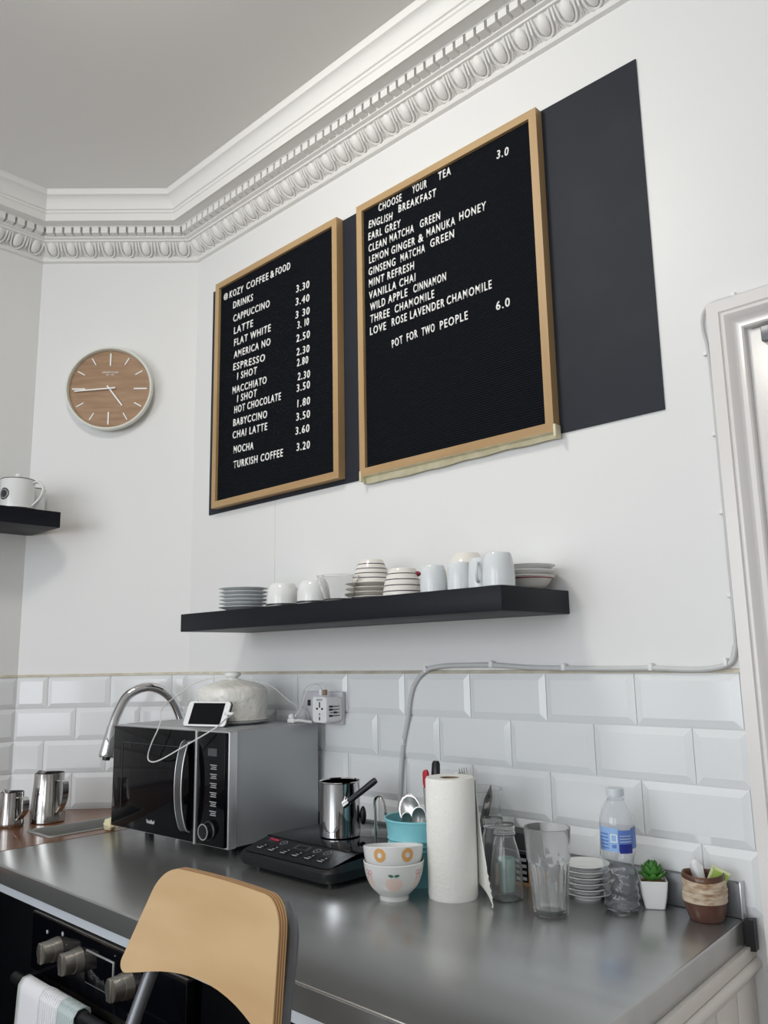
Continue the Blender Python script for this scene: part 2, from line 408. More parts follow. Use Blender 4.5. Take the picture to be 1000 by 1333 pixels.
# architrave: outer flat band, quirk, ovolo and inner bead, swept round the opening with mitres
PF = [(0.0, 0.0), (0.0, -0.026), (0.0225, -0.026), (0.0240, -0.022), (0.0255, -0.026), (0.030, -0.031), (0.0345, -0.031), (0.038, -0.028), (0.044, -0.018), (0.050, -0.014), (0.055, -0.016), (0.060, -0.017), (0.063, -0.014), (0.0645, -0.004), (0.0645, 0.03)]
XO, ZO = -0.570, 2.050
ring = []
for k, (px_, pz_, dx, dz) in enumerate(((XO, 0.0, 1, 0), (XO, ZO, 1, -1), (0.45, ZO, -1, -1), (0.45, 0.0, -1, 0))):
    ring.append([mb.bm.verts.new((px_ + 0.04 + dx * a, y, pz_ + dz * a)) for a, y in PF])
for a, b in zip(ring, ring[1:]):
    for i in range(len(PF) - 1): mb._f([a[i], b[i], b[i + 1], a[i + 1]])
struct(mb.build('door_frame', M['gloss'], dr, smooth=30))
mb = MB(); mb.box(-0.463, 0.405, -0.004, 0.04, 0.01, 1.983, 0.002)
for z0, z1 in ((0.2, 0.85), (1.02, 1.86)):
    for x0, x1 in ((-0.33, -0.03), (0.06, 0.32)): mb.box(x0, x1, -0.012, 0.01, z0, z1, 0.006)
struct(mb.build('door_leaf', M['gloss'], dr, smooth=30))
mb = MB(); mb.box(-0.437, -0.37, -0.016, -0.0045, 1.950, 1.980, 0.002)
struct(mb.build('door_closer_plate', M['frame'], dr, smooth=30))

# ------------------------------------------------------------------ worktops and units
mb = MB()
pts = [(-2.2, -0.001), (-0.605, -0.001), (-0.565, -0.72), (-2.2, -0.72)]
b = bmesh.new(); A_ = [b.verts.new((*p, 0.880)) for p in pts]; B_ = [b.verts.new((*p, 0.92)) for p in pts]
b.faces.new(A_[::-1]); b.faces.new(B_)
for i in range(4): b.faces.new([A_[i], A_[(i + 1) % 4], B_[(i + 1) % 4], B_[i]])
bmesh.ops.bevel(b, geom=[e for e in b.edges if all(v.co.z > 0.9 for v in e.verts)], offset=0.004, segments=3, affect='EDGES', profile=0.5)
wt = thing('steel_worktop', 'long brushed steel worktop running below the white tiles to the door', 'worktop')
mb.merge(b); mb.build('top_slab', M['steel'], wt, smooth=35)
mb = MB(); mb.box(-2.19, -0.607, -0.027, -0.012, 0.9201, 0.978, 0.002)
us = thing('splash_upstand', 'low brushed steel upstand strip along the wall at the back of the steel worktop', 'upstand'); mb.build('strip', M['steelu'], us, smooth=35)
mb = MB(); mb.box(-0.6075, -0.6025, -0.029, -0.010, 0.9201, 0.981, 0.002)
mb.build('end_cap', M['bezel'], us)
mb = MB(); mb.prism([(-0.600, -0.018), (-0.588, -0.010), (-0.586, -0.030), (-0.601, -0.034)], 0.872, 0.922)
mb.build('corner_clip', M['bplast'], wt)
# wooden worktop round the sink
wd = thing('wooden_worktop', 'brown wooden worktop in the left corner around the sink', 'worktop')
mb = MB()
mb.prism([(-2.26, -0.0), (-2.2025, -0.0), (-2.2025, -0.72), (-2.26, -0.72)], 0.88, 0.92)
mb.prism([(-2.40, -0.51), (-2.26, -0.51), (-2.26, -0.72), (-2.40, -0.72)], 0.88, 0.92)
mb.prism([(-2.40, -0.02), (-2.26, 0.0), (-2.26, -0.10), (-2.40, -0.10)], 0.88, 0.92)
mb.prism([(-2.40, -0.02), (-2.40, -0.72), (-2.78, -0.72), (-2.78, -0.40)], 0.88, 0.92)
mb.prism([(-2.78, -0.72), (-2.215, -0.72), (-2.215, -2.6), (-2.78, -2.6)], 0.88, 0.92)  # unseen length, extended over the added dark cabinets
mb.build('top_board', M['worktop'], wd, smooth=0)
sk = thing('sink', 'small sunken grey steel sink in the brown wooden worktop', 'sink', (-2.33, -0.305, 0.92))
mb = MB()
def rrect(hx, hy, r, n=5):
    out = []
    for cx, cy, a in ((hx - r, hy - r, 0), (-hx + r, hy - r, PI / 2), (-hx + r, -hy + r, PI), (hx - r, -hy + r, 1.5 * PI)):
        for k in range(n + 1): out.append((cx + r * math.cos(a + PI / 2 * k / n), cy + r * math.sin(a + PI / 2 * k / n)))
    return out
loops = [[(x, y, z) for x, y in rrect(hx, hy, r)] for hx, hy, r, z in ((0.076, 0.211, 0.02, 0.0005), (0.075, 0.21, 0.02, 0.003), (0.066, 0.201, 0.018, 0.003), (0.063, 0.198, 0.018, -0.002), (0.060, 0.195, 0.02, -0.02))]
def loft(mb, loops, capa=False, capb=False):
    V = [[mb.bm.verts.new(p) for p in l] for l in loops]
    for a, b in zip(V, V[1:]):
        for i in range(len(a)): mb._f([a[i], a[(i + 1) % len(a)], b[(i + 1) % len(a)], b[i]])
    if capa: mb._f(V[0][::-1])
    if capb: mb._f(V[-1])
loft(mb, loops); mb.build('rim', M['sinkg'], sk)
mb = MB(); loft(mb, [[(x, y, z) for x, y in rrect(hx, hy, r)] for hx, hy, r, z in ((0.060, 0.195, 0.02, -0.02), (0.059, 0.194, 0.03, -0.050), (0.050, 0.185, 0.03, -0.058))], capb=True)
mb.build('basin', M['sinkg'], sk)

# trim strip below the worktop
mb = MB(); mb.box(-2.78, -0.60, -0.714, -0.69, 0.860, 0.8795)
tag(mb.build('edge_strip', M['alu'], smooth=0), 'pale aluminium strip under the front edge of the steel worktop', 'strip')
# black unit left of oven
cb = thing('base_cabinet', 'black gloss base cabinet left of the oven', 'cabinet', (-2.32, -0.36, 0))
mb = MB(); mb.box(-0.45, 0.44, -0.32, -0.05, 0.10, 0.80); mb.box(-0.45, 0.44, -0.26, -0.05, 0, 0.10); mb.build('body', M['black'], cb, smooth=0)
mb = MB(); mb.box(-0.445, 0.438, -0.342, -0.322, 0.12, 0.852, 0.002); mb.build('door', M['black'], cb)
cbl = thing('base_cabinet', 'unseen black cabinet run added along the left wall to darken the steel edge reflection', 'cabinet', (-2.5, -1.7, 0))  # unseen dark units, added so the steel front edge reflects black
mb = MB(); mb.box(-0.28, 0.26, -0.88, 0.95, 0.10, 0.875); mb.box(-0.28, 0.20, -0.88, 0.95, 0, 0.10); mb.build('body', M['black'], cbl, smooth=0)
for k in range(3):
    mb = MB(); mb.box(0.262, 0.28, -0.87 + k * 0.607, -0.27 + k * 0.607, 0.12, 0.86, 0.002); mb.build('door', M['black'], cbl)
cb2 = thing('base_cabinet', 'black base cabinet behind the folding chair, right of the oven', 'cabinet', (-0.94, -0.36, 0))
mb = MB(); mb.box(-0.315, 0.30, -0.32, 0.33, 0.10, 0.87); mb.box(-0.315, 0.30, -0.26, 0.3, 0, 0.10); mb.build('body', M['black'], cb2, smooth=0)
for x0, x1 in ((-0.312, -0.10), (-0.096, 0.30)):
    mb = MB(); mb.box(x0, x1, -0.34, -0.322, 0.12, 0.852, 0.002); mb.build('door', M['black'], cb2)
# cream end panel
ep = thing('end_panel', 'cream painted wooden end panel under the right end of the steel worktop', 'panel', (-0.606, 0, 0), math.radians(3.2))
mb = MB()
mb.box(-0.02, 0.0, -0.70, -0.002, 0.0, 0.879)
for k in range(7): mb.box(0.0, 0.005, -0.69 + k * 0.098, -0.69 + k * 0.098 + 0.094, 0.0, 0.83, 0.003)
mb.build('boarding', M['panel'], ep, smooth=30)
mb = MB(); mb.box(0.0, 0.010, -0.70, -0.004, 0.858, 0.879, 0.001); mb.tube([(0.007, -0.70, 0.846), (0.007, -0.004, 0.846)], 0.0105, 14)
mb.box(0.0, 0.007, -0.70, -0.004, 0.826, 0.838, 0.002)
mb.build('moulding', M['panel'], ep, smooth=40)

# ------------------------------------------------------------------ oven
ov = thing('oven', 'black built-in oven with metal knobs under the steel worktop', 'oven', (-1.56, -0.36, 0))
OX0, OX1 = -0.298, 0.298
mb = MB(); mb.box(OX0, OX1, -0.33, 0.30, 0.13, 0.845); mb.build('body', M['bplast'], ov, smooth=0)
mb = MB(); mb.box(OX0, OX1, -0.362, -0.332, 0.742, 0.852, 0.002); mb.build('fascia', M['bglass'], ov)
mb = MB(); mb.box(OX0, OX1, -0.361, -0.333, 0.8525, 0.8565, 0.0); mb.build('fascia_top_trim', M['steelw'], ov)
mb = MB(); mb.box(OX0, OX1, -0.356, -0.332, 0.722, 0.741, 0.002); mb.build('lower_band', M['steelw'], ov)
d_ = MB(); d_.box(OX0, OX1, -0.358, -0.332, 0.20, 0.718, 0.003); door = d_.build('door', M['bglass'], ov)
h_ = MB(); h_.tube([(OX0 + 0.02, -0.400, 0.738), (OX1 - 0.02, -0.400, 0.738)], 0.0125, 12)
for x in (OX0 + 0.045, OX1 - 0.045): h_.box(x - 0.01, x + 0.01, -0.398, -0.356, 0.73, 0.716 + 0.03, 0.003)
h_.build('handle', M['bplast'], door)
for x in (-0.172, -0.078, 0.112):
    k = MB()
    b = bmesh.new(); bmesh.ops.create_cone(b, cap_ends=True, segments=32, radius1=0.024, radius2=0.022, depth=0.016)
    k.merge(b, Matrix.Translation((x, -0.370, 0.806)) @ Matrix.Rotation(PI / 2, 4, 'X'))
    kn = k.build('knob', M['knob'], ov)
    k = MB(); b = bmesh.new(); bmesh.ops.create_cone(b, cap_ends=True, segments=32, radius1=0.021, radius2=0.020, depth=0.02)
    k.merge(b, Matrix.Translation((x, -0.388, 0.806)) @ Matrix.Rotation(PI / 2, 4, 'X'))
    k.box(x - 0.008, x + 0.008, -0.402, -0.384, 0.787, 0.825, 0.002)
    k.build('grip', M['knob'], kn)
dp = MB(); dp.box(-0.050, 0.058, -0.3645, -0.3600, 0.773, 0.832, 0.001); disp = dp.build('display_frame', M['bezel'], ov)
dp = MB(); dp.box(-0.0475, 0.0555, -0.3660, -0.3630, 0.7755, 0.8295, 0.0005); dp.build('display', M['bglass'], disp)
for i, g in enumerate(('<', 'o', '*')):
    text_part('touch_symbol', g, M['greyd'], ov, 0.009, 0.009, 0.0004, 0.0, (-0.022 + i * 0.022, -0.3662, 0.786))
for x, z, r in ((-0.225, 0.828, 0.004), (-0.215, 0.812, 0.0015), (-0.180, 0.815, 0.0015), (-0.155, 0.846 - 0.008, 0.0045), (-0.135, 0.822, 0.0012), (0.06, 0.843, 0.0012)):
    b = bmesh.new(); bmesh.ops.create_uvsphere(b, u_segments=12, v_segments=8, radius=r); mk = MB(); mk.merge(b, Matrix.Translation((x, -0.3625, z)) @ Matrix.Diagonal((1, 0.25, 1, 1)))
    mk.build('indicator_mark', M['grey'], ov)
# tea towel over the oven handle
tw = thing('tea_towel', 'white striped tea towel draped over the oven door handle', 'towel', (-1.685, -0.76, 0.738))
def towelf(x0, x1, back=0.30, front=0.42, off=0.0):
    def fn(u, v):
        x = x0 + (x1 - x0) * u; r = 0.0155 + off
        wav = 0.004 * math.sin(u * 9 + v * 3) * abs(v - 0.42) * 2
        s = v * (back + front + PI * r) - back
        if s < 0: return (x, r + abs(wav) * 0.5 * min(1, -s * 8), s)
        if s < PI * r:
            a = s / r; return (x, r * math.cos(a), r * math.sin(a))
        d = s - PI * r
        return (x + 0.03 * d * (u - 0.5), -r - abs(wav) - 0.006 * min(1, d * 6), -d)
    return fn
for nm, a, b_, mm in (('hem', -0.098, -0.090, 'hem'), ('cloth_panel', -0.090, 0.0, 'towel'), ('striped_panel', 0.0, 0.078, 'towel'), ('grey_panel', 0.078, 0.142, 'towels')):
    t_ = MB(); t_.grid(towelf(a, b_), 8, 60); o = t_.build(nm, M[mm], tw, smooth=60)
    md = o.modifiers.new('thickness', 'SOLIDIFY'); md.thickness = 0.003; md.offset = 1
    if nm in ('striped_panel', 'grey_panel'):
        rb = MB()
        for k in range(9):
            x = a + (b_ - a) * (k + 0.5) / 9; rb.tube([Vector(towelf(a, b_, off=0.0035)((x - a) / (b_ - a), v / 50)) for v in range(51)], 0.0012, 5)
        rb.build('rib', M[mm], o)

# ------------------------------------------------------------------ folding chair
chx, chy = -1.033, -0.80
ch = thing('folding_bar_chair', 'folding bar chair with curved birch plywood back and grey tube legs', 'chair', (chx, chy, 0))
def back_pt(x, h, t):
    """x across, h up the rest (0..0.155), t thickness"""
    tilt = math.radians(16); sag = 0.5 * x * x
    y = -(0.155 - h) * math.sin(tilt) - sag - t * math.cos(tilt) * 1.0
    return Vector((x, y, 0.922 + h * math.cos(tilt) - 0.0))
def back_outline():
    o = []
    H = 0.152
    def arc(cx, cz, r, a0, a1, n=8):
        for k in range(n + 1):
            a = a0 + (a1 - a0) * k / n; o.append((cx + r * math.cos(a), cz + r * math.sin(a)))
    arc(0.104, H - 0.052, 0.052, 0.25, PI / 2)
    arc(-0.104, H - 0.052, 0.052, PI / 2, PI - 0.25)
    arc(-0.168, 0.014, 0.014, PI - 0.25, 1.55 * PI)
    n = 14
    for k in range(1, n):
        u = -1 + 2 * k / n; o.append((0.158 * u, 0.000 + 0.024 * (1 - u * u)))
    arc(0.168, 0.014, 0.014, 1.45 * PI, 2 * PI + 0.25)
    return o
OL = back_outline()
def slab(t0, t1, mats, name, grow=0.0, caps=(True, True)):
    mb = MB(); ny = 1
    b = bmesh.new(); vs2 = [b.verts.new((x, z, 0)) for x, z in OL]; f = b.faces.new(vs2)
    # slice into vertical strips so the curve is followed
    for k in range(-17, 18):
        bmesh.ops.bisect_plane(b, geom=b.verts[:] + b.edges[:] + b.faces[:], plane_co=(k * 0.01, 0, 0), plane_no=(1, 0, 0))
    bound = [e for e in b.edges if len(e.link_faces) == 1]
    F0 = {}; F1 = {}
    for v in b.verts:
        F0[v] = mb.bm.verts.new(back_pt(v.co.x, v.co.y, t0)); F1[v] = mb.bm.verts.new(back_pt(v.co.x, v.co.y, t1))
    for f in b.faces:
        mb.mi = 0
        if caps[0]: mb._f([F0[v] for v in f.verts])
        if caps[1]: mb._f([F1[v] for v in f.verts][::-1])
    mb.mi = 1
    for e in bound: mb._f([F0[e.verts[0]], F0[e.verts[1]], F1[e.verts[1]], F1[e.verts[0]]])
    b.free(); return mb
lay = [0.0, 0.0022, 0.0042, 0.0064, 0.0084, 0.0106, 0.0126, 0.0148]
mb = MB()
bkr = None
for i in range(7):
    sl_ = slab(lay[i], lay[i + 1], None, '', caps=(i == 0, i == 6))
    for f in sl_.bm.faces:
        f.material_index = 0 if f.material_index == 0 else (1 if i % 2 == 0 else 2)
    me_ = bpy.data.meshes.new('tmp'); sl_.bm.to_mesh(me_); sl_.bm.free()
    base = len(mb.bm.faces); mb.bm.from_mesh(me_); bpy.data.meshes.remove(me_)
mb.build('backrest', [M['ply'], M['plye'], M['plyd']], ch, smooth=30)
# tube frame behind the backrest, running down to the feet
for sg in (-1, 1):
    x = 0.158 * sg
    mb = MB(); mb.tube(spline([(sg * 0.110, 0.008, 1.048), (sg * 0.134, 0.000, 1.02), (sg * 0.148, -0.022, 0.95), (sg * 0.160, -0.055, 0.86), (sg * 0.172, -0.20, 0.50), (sg * 0.182, -0.40, 0.012)], 8), 0.0105, 12)
    mb.build('leg', M['frame'], ch)
    mb = MB(); mb.tube([(sg * 0.150, -0.30, 0.66), (sg * 0.155, -0.05, 0.012)], 0.0095, 12); mb.build('leg', M['frame'], ch)
mb = MB(); mb.tube([(-0.178, -0.22, 0.30 + 0.15), (0.178, -0.22, 0.45)], 0.008, 10); mb.build('foot_rail', M['frame'], ch)
mb = MB()
seat = rrect(0.155, 0.155, 0.05, 6)
loft(mb, [[(x, y - 0.26, 0.64) for x, y in seat], [(x, y - 0.26, 0.655) for x, y in seat]], True, True)
mb.build('seat', [M['ply']], ch, smooth=30)

# ------------------------------------------------------------------ chalkboard panel and letter boards
mb = MB(); mb.box(-2.289, -0.679, -0.004, -0.0005, 1.867, 2.673)
tag(mb.build('chalkboard_panel', M['chalk'], smooth=0), 'long dark chalkboard panel on the wall behind the two letter boards', 'chalkboard')
LB = [('@',-2.197,2.603,-2.174,2.602), ('KOZY',-2.164,2.602,-2.087,2.597), ('COFFEE',-2.069,2.599,-1.952,2.595), ('&',-1.941,2.594,-1.922,2.595), ('FOOD',-1.914,2.594,-1.842,2.591), ('DRINKS',-2.142,2.556,-2.033,2.549), ('CAPPUCCINO',-2.140,2.507,-1.944,2.498), ('LATTE',-2.135,2.462,-2.031,2.458), ('FLAT WHITE',-2.133,2.419,-1.938,2.413), ('AMERICA NO',-2.133,2.376,-1.939,2.367), ('ESPRESSO',-2.136,2.334,-1.966,2.321), ('I SHOT',-2.113,2.296,-2.008,2.289), ('MACCHIATO',-2.138,2.253,-1.957,2.244), ('I SHOT',-2.111,2.218,-2.007,2.213), ('HOT CHOCOLATE',-2.126,2.183,-1.885,2.172), ('BABYCCINO',-2.131,2.140,-1.953,2.130), ('CHAI LATTE',-2.133,2.098,-1.952,2.090), ('MOCHA',-2.127,2.048,-2.021,2.041), ('TURKISH COFFEE',-2.126,1.997,-1.874,1.990), ('3.30',-1.812,2.501,-1.751,2.497), ('3.40',-1.815,2.459,-1.751,2.453), ('3 30',-1.815,2.416,-1.750,2.411), ('3. I0',-1.806,2.380,-1.753,2.377), ('2.50',-1.811,2.338,-1.749,2.335), ('2.30',-1.810,2.294,-1.751,2.290), ('2.80',-1.808,2.259,-1.757,2.256), ('2.30',-1.805,2.214,-1.749,2.209), ('3.50',-1.809,2.178,-1.749,2.176), ('1.80',-1.806,2.129,-1.749,2.126), ('3.50',-1.811,2.088,-1.749,2.085), ('3.60',-1.814,2.045,-1.752,2.042), ('3.20',-1.809,1.994,-1.750,1.991)]
RB = [('CHOOSE',-1.453,2.623,-1.365,2.618), ('YOUR',-1.325,2.622,-1.273,2.619), ('TEA',-1.233,2.620,-1.190,2.619), ('3.0',-1.045,2.593,-1.010,2.588), ('ENGLISH',-1.493,2.588,-1.401,2.577), ('BREAKFAST',-1.377,2.588,-1.242,2.579), ('EARL GREY',-1.495,2.551,-1.371,2.543), ('CLEAN',-1.495,2.515,-1.425,2.511), ('MATCHA',-1.413,2.513,-1.323,2.509), ('GREEN',-1.301,2.511,-1.231,2.508), ('LEMON',-1.493,2.479,-1.419,2.477), ('GINGER',-1.407,2.475,-1.320,2.471), ('&',-1.308,2.470,-1.290,2.472), ('MANUKA',-1.279,2.476,-1.182,2.473), ('HONEY',-1.168,2.477,-1.084,2.473), ('GINSENG',-1.496,2.444,-1.393,2.438), ('MATCHA',-1.374,2.440,-1.286,2.437), ('GREEN',-1.267,2.441,-1.187,2.439), ('MINT REFRESH',-1.496,2.409,-1.326,2.402), ('VANILLA CHAI',-1.496,2.372,-1.322,2.367), ('WILD',-1.492,2.336,-1.434,2.335), ('APPLE',-1.423,2.336,-1.352,2.334), ('CINNAMON',-1.330,2.335,-1.218,2.332), ('THREE',-1.493,2.301,-1.419,2.298), ('CHAMOMILE',-1.399,2.300,-1.259,2.298), ('LOVE',-1.494,2.265,-1.433,2.264), ('ROSE',-1.411,2.266,-1.356,2.265), ('LAVENDER',-1.344,2.265,-1.226,2.263), ('CHAMOMILE',-1.218,2.264,-1.077,2.261), ('6.0',-1.067,2.200,-1.027,2.199), ('POT',-1.411,2.204,-1.372,2.207), ('FOR',-1.357,2.206,-1.319,2.208), ('TWO',-1.305,2.206,-1.261,2.206), ('PEOPLE',-1.243,2.205,-1.153,2.205)]
def letter_board(label, x0, x1, z0, z1, yf, rows, cap, tilt=0.0):
    """yf = front face depth; frame 22 mm wide"""
    cx, cz = (x0 + x1) / 2, z0
    t = thing('letter_board', label, 'letter board', (cx, 0, cz), 0, 'framed letter boards on the chalkboard')
    hw, H, fw = (x1 - x0) / 2, z1 - z0, 0.021
    for side in (-1, 1):
        mb = MB(); a, b_ = side * hw, side * (hw - fw)
        mb.prism([(a, 0), (a, H), (b_, H - fw), (b_, fw)], yf, -0.0045, 'y'); o = mb.build('frame_stile', M['oak'], t, smooth=0)
    for z_, zi in ((0, fw), (H, H - fw)):
        mb = MB(); mb.prism([(-hw, z_), (hw, z_), (hw - fw, zi), (-hw + fw, zi)], yf, -0.0045, 'y'); mb.build('frame_rail', M['oakh'], t, smooth=0)
    # felt with fine horizontal ridges
    mb = MB(); n = 128; zz = fw - 0.002; step = (H - 2 * fw + 0.004) / n
    prev = None
    for k in range(n * 2 + 1):
        z = zz + k * step / 2; y = yf + (0.0105 if k % 2 == 0 else 0.0080)
        cur = [mb.bm.verts.new((-hw + fw - 0.002, y, z)), mb.bm.verts.new((hw - fw + 0.002, y, z))]
        if prev: mb._f([prev[0], prev[1], cur[1], cur[0]])
        prev = cur
    mb.build('felt_panel', M['felt'], t, smooth=0)
    mb = MB(); mb.box(-hw + fw, hw - fw, yf + 0.014, -0.005, fw, H - fw); mb.build('backing_board', M['bplast'], t, smooth=0)
    for txt, xa, za, xb, zb in rows:
        c_ = cap if txt[0] not in '0123456789' else cap * (0.98)
        o = text_part('lettering', txt, M['letter'], t, xb - xa, c_, 0.0025, 0.010, (xa - cx, yf + 0.0086, za - cz), spaced=True)
        o.rotation_euler = (PI / 2, math.atan2(za - zb, xb - xa) if abs(xb - xa) > 0.03 else 0, 0)
    return t
lb = letter_board('left oak framed black letter board with white coffee prices', -2.238, -1.620, 1.880, 2.675, -0.030, LB, 0.0250)
rb_ = letter_board('right oak framed black letter board listing teas, taped along its bottom', -1.536, -0.923, 1.868, 2.670, -0.030, RB, 0.0232)
mb = MB()
def tapef(u, v):
    x = -0.310 + 0.620 * u; sag = 0.0035 * math.sin(u * 5.2 + 0.4) + 0.0012 * math.sin(u * 31)
    if v < 0.5: return (x, -0.0295 + 0.016 * (v / 0.5), -0.0006 - 0.003 * v)
    k = (v - 0.5) / 0.5
    return (x, -0.0135 + 0.004 * k, -0.0021 - (0.0145 + sag) * k)
mb.grid(tapef, 40, 8); o = mb.build('masking_tape', M['tape'], rb_, smooth=60); o['label'] = 'strip of yellowed masking tape'
md = o.modifiers.new('thickness', 'SOLIDIFY'); md.thickness = 0.0008
for sx in (-0.305, 0.308):
    mb = MB(); mb.box(sx - 0.003, sx + 0.0035, -0.0312, -0.008, -0.014, 0.016, 0.0015); o = mb.build('masking_tape', M['tape'], rb_); o['label'] = 'folded end of the masking tape'

# ------------------------------------------------------------------ clock on the corner wall
ck = thing('wall_clock', 'round wall clock with wood grain face and white hands on the corner wall', 'clock', (-2.594 - 0.0007, -0.219 + 0.0183, 2.335), PI / 4)
ck.location = (-2.582 - 0.022, -0.187 - 0.022, 2.335)
def ydisc(mb, prof, seg=64):
    """lathe about the local y axis: prof = (r, y)"""
    b = MB(); b.lathe(prof, seg); mb.merge(b.bm, Matrix.Rotation(PI / 2, 4, 'X')); return mb   # z -> -y
mb = MB(); ydisc(mb, [(0, 0.002), (0.138, 0.002), (0.148, 0.010), (0.153, 0.024), (0.1535, 0.038), (0.150, 0.042), (0.1455, 0.042), (0.1425, 0.036), (0.1420, 0.025), (0, 0.025)])
mb.build('case', M['case'], ck)
mb = MB(); ydisc(mb, [(0, 0.0255), (0.1418, 0.0255), (0.1418, 0.0265), (0, 0.0265)]); mb.build('dial', M['clockw'], ck)
for h in range(12):
    a = h * PI / 6; L0, w_ = (0.046, 0.0024) if h % 3 == 0 else (0.029, 0.0019)
    mb = MB(); b = bmesh.new(); bmesh.ops.create_cube(b, size=1)
    mb.merge(b, Matrix.Rotation(a, 4, 'Y') @ Matrix.Translation((0, -0.028, 0.131 - L0 / 2)) @ Matrix.Diagonal((w_ * 2, 0.003, L0, 1)))
    mb.build('hour_marker', M['letter'], ck)
for nm, ang, L1, L0, w_, y in (('minute_hand', math.radians(265.5), 0.121, 0.022, 0.0024, -0.0345), ('hour_hand', math.radians(143), 0.078, 0.014, 0.0026, -0.0315)):
    mb = MB(); b = bmesh.new(); bmesh.ops.create_cube(b, size=1)
    mb.merge(b, Matrix.Rotation(ang, 4, 'Y') @ Matrix.Translation((0, y, (L1 - L0) / 2)) @ Matrix.Diagonal((w_ * 2, 0.0015, L1 + L0, 1)))
    mb.build(nm, M['letter'], ck)
mb = MB(); ydisc(mb, [(0, 0.0265), (0.004, 0.0265), (0.004, 0.036), (0, 0.0365)], 16); mb.build('centre_pin', M['letter'], ck)
text_part('lettering', 'LONDON CLOCK', M['letter'], ck, 0.058, 0.0068, 0.0005, 0.0, (-0.029, -0.0268, 0.058))
text_part('lettering', 'EST. 1922', M['letter'], ck, 0.028, 0.0046, 0.0005, 0.0, (-0.014, -0.0268, 0.0505))

# ------------------------------------------------------------------ shelves
SZ = 1.516
sh = MB(); sh.box(-2.055, -0.927, -0.25, -0.001, 1.466, SZ, 0.0012)
tag(sh.build('floating_shelf', M['shelf']), 'long black floating shelf of crockery on the wall above the tiles', 'shelf')
sh = MB(); sh.box(-2.795, -2.566, -1.5, -0.388, 1.819, 1.871, 0.0012)
tag(sh.build('floating_shelf', M['shelf']), 'short black floating shelf on the left wall beside the clock', 'shelf')

def shell(out, t=0.003, lip=0.0012):
    """closed thin profile from an outer profile that runs base to rim: returns outer then inner back to the axis"""
    inn = []
    for i, (r, z) in enumerate(out):
        a = out[max(i - 1, 0)]; b = out[min(i + 1, len(out) - 1)]
        dx, dz = b[0] - a[0], b[1] - a[1]; l = math.hypot(dx, dz) or 1
        inn.append((max(r - dz / l * t, 0.0), z + dx / l * t if r - dz / l * t > 0 else z + t))
    inn = [p for p in inn if p[1] <= out[-1][1] + 1e-9]
    rim = (out[-1][0] - t * 0.5, out[-1][1] + lip)
    res = [(0, out[0][1])] + out + [rim] + [(p[0], min(p[1], out[-1][1])) for p in inn[::-1]]
    res.append((0, res[-1][1]))
    return res
def smoothprof(pts, n=5):
    return [(max(p.x, 0), p.y) for p in [Vector((q.x, q.y)) for q in spline([(a, b, 0) for a, b in pts], n)]]
def flip(prof, h): return [(r, h - z) for r, z in prof]

# saucers on the shelf
def saucer_mesh(R):
    return [(0, 0.002), (R * 0.50, 0.002), (R * 0.52, 0), (R * 0.58, 0), (R * 0.60, 0.003), (R * 0.85, 0.0085), (R, 0.0115), (R * 1.0, 0.0125), (R * 0.985, 0.0130), (R * 0.84, 0.0105), (R * 0.60, 0.0055), (0, 0.0055)]
def saucer_stack(x, y, z, R, n, pitch, what, group, mk='china', jit=0.002, order=None):
    first = None
    for k in range(n):
        pos = 'lowest' if k == 0 else ('topmost' if k == n - 1 else {1: 'second', 2: 'third', 3: 'fourth', 4: 'fifth', 5: 'sixth'}[k])
        lab = (pos + ' ' + what) if pos in ('lowest', 'topmost') else (pos + ' from bottom ' + what)
        loc = (x + random.uniform(-jit, jit), y + random.uniform(-jit, jit), z + k * pitch)
        if first is None:
            mb = MB(); mb.lathe(saucer_mesh(R), 56); first = mb.build('saucer', M[mk]); first.location = loc; tag(first, lab, 'saucer', group)
        else:
            o = first.copy(); COL.objects.link(o); o.location = loc; o['label'] = lab
saucer_stack(-1.868, -0.165, SZ, 0.069, 6, 0.0105, 'white saucer of the stack at the left end of the long shelf', 'saucers at the left end of the long shelf', 'chinab')
saucer_stack(-1.722, -0.070, SZ, 0.064, 5, 0.0105, 'white saucer of the stack behind the two upturned round cups', 'saucers behind the round cups', 'china')

# two round cups, upside down, each on a saucer-thin foil
def round_cup(label, loc, rz, s=1.0):
    t = thing('coffee_cup', label, 'cup', loc, rz, 'upturned round white cups'); t.scale = (s, s, s)
    out = smoothprof([(0.024, 0.0), (0.030, 0.001), (0.037, 0.012), (0.0415, 0.032), (0.0425, 0.060)])
    mb = MB(); mb.lathe(flip(shell(out, 0.003), 0.0612), 48); mb.build('bowl', M['china'], t)
    mb = MB(); mb.lathe([(0.0432, 0.0025), (0.0437, 0.0025), (0.0437, 0.0075), (0.0430, 0.0075)], 48); mb.build('rim_shadow', M['dark'], t)  # dark ring painted as the shadow where the upturned cup rests
    mb = MB(); mb.tube(spline([(0.040, 0, 0.048), (0.058, 0, 0.046), (0.064, 0, 0.032), (0.056, 0, 0.018), (0.041, 0, 0.017)], 6), 0.0042, 8); mb.build('handle', M['china'], t)
    return t
round_cup('upturned round white cup beside the saucer stack on the long shelf', (-1.657, -0.198, SZ), 2.3)
round_cup('upturned round white cup left of the square glass bowl', (-1.539, -0.196, SZ), 2.3, 0.97)
# glass bowl
g = thing('glass_bowl', 'small clear flared glass bowl on the long shelf', 'bowl', (-1.449, -0.194, SZ))
mb = MB(); mb.lathe([(0, 0), (0.033, 0), (0.0345, 0.002), (0.052, 0.062), (0.0525, 0.064), (0.0505, 0.0645), (0.0492, 0.062), (0.032, 0.008), (0, 0.008)], 48); mb.build('bowl', M['glass'], g)
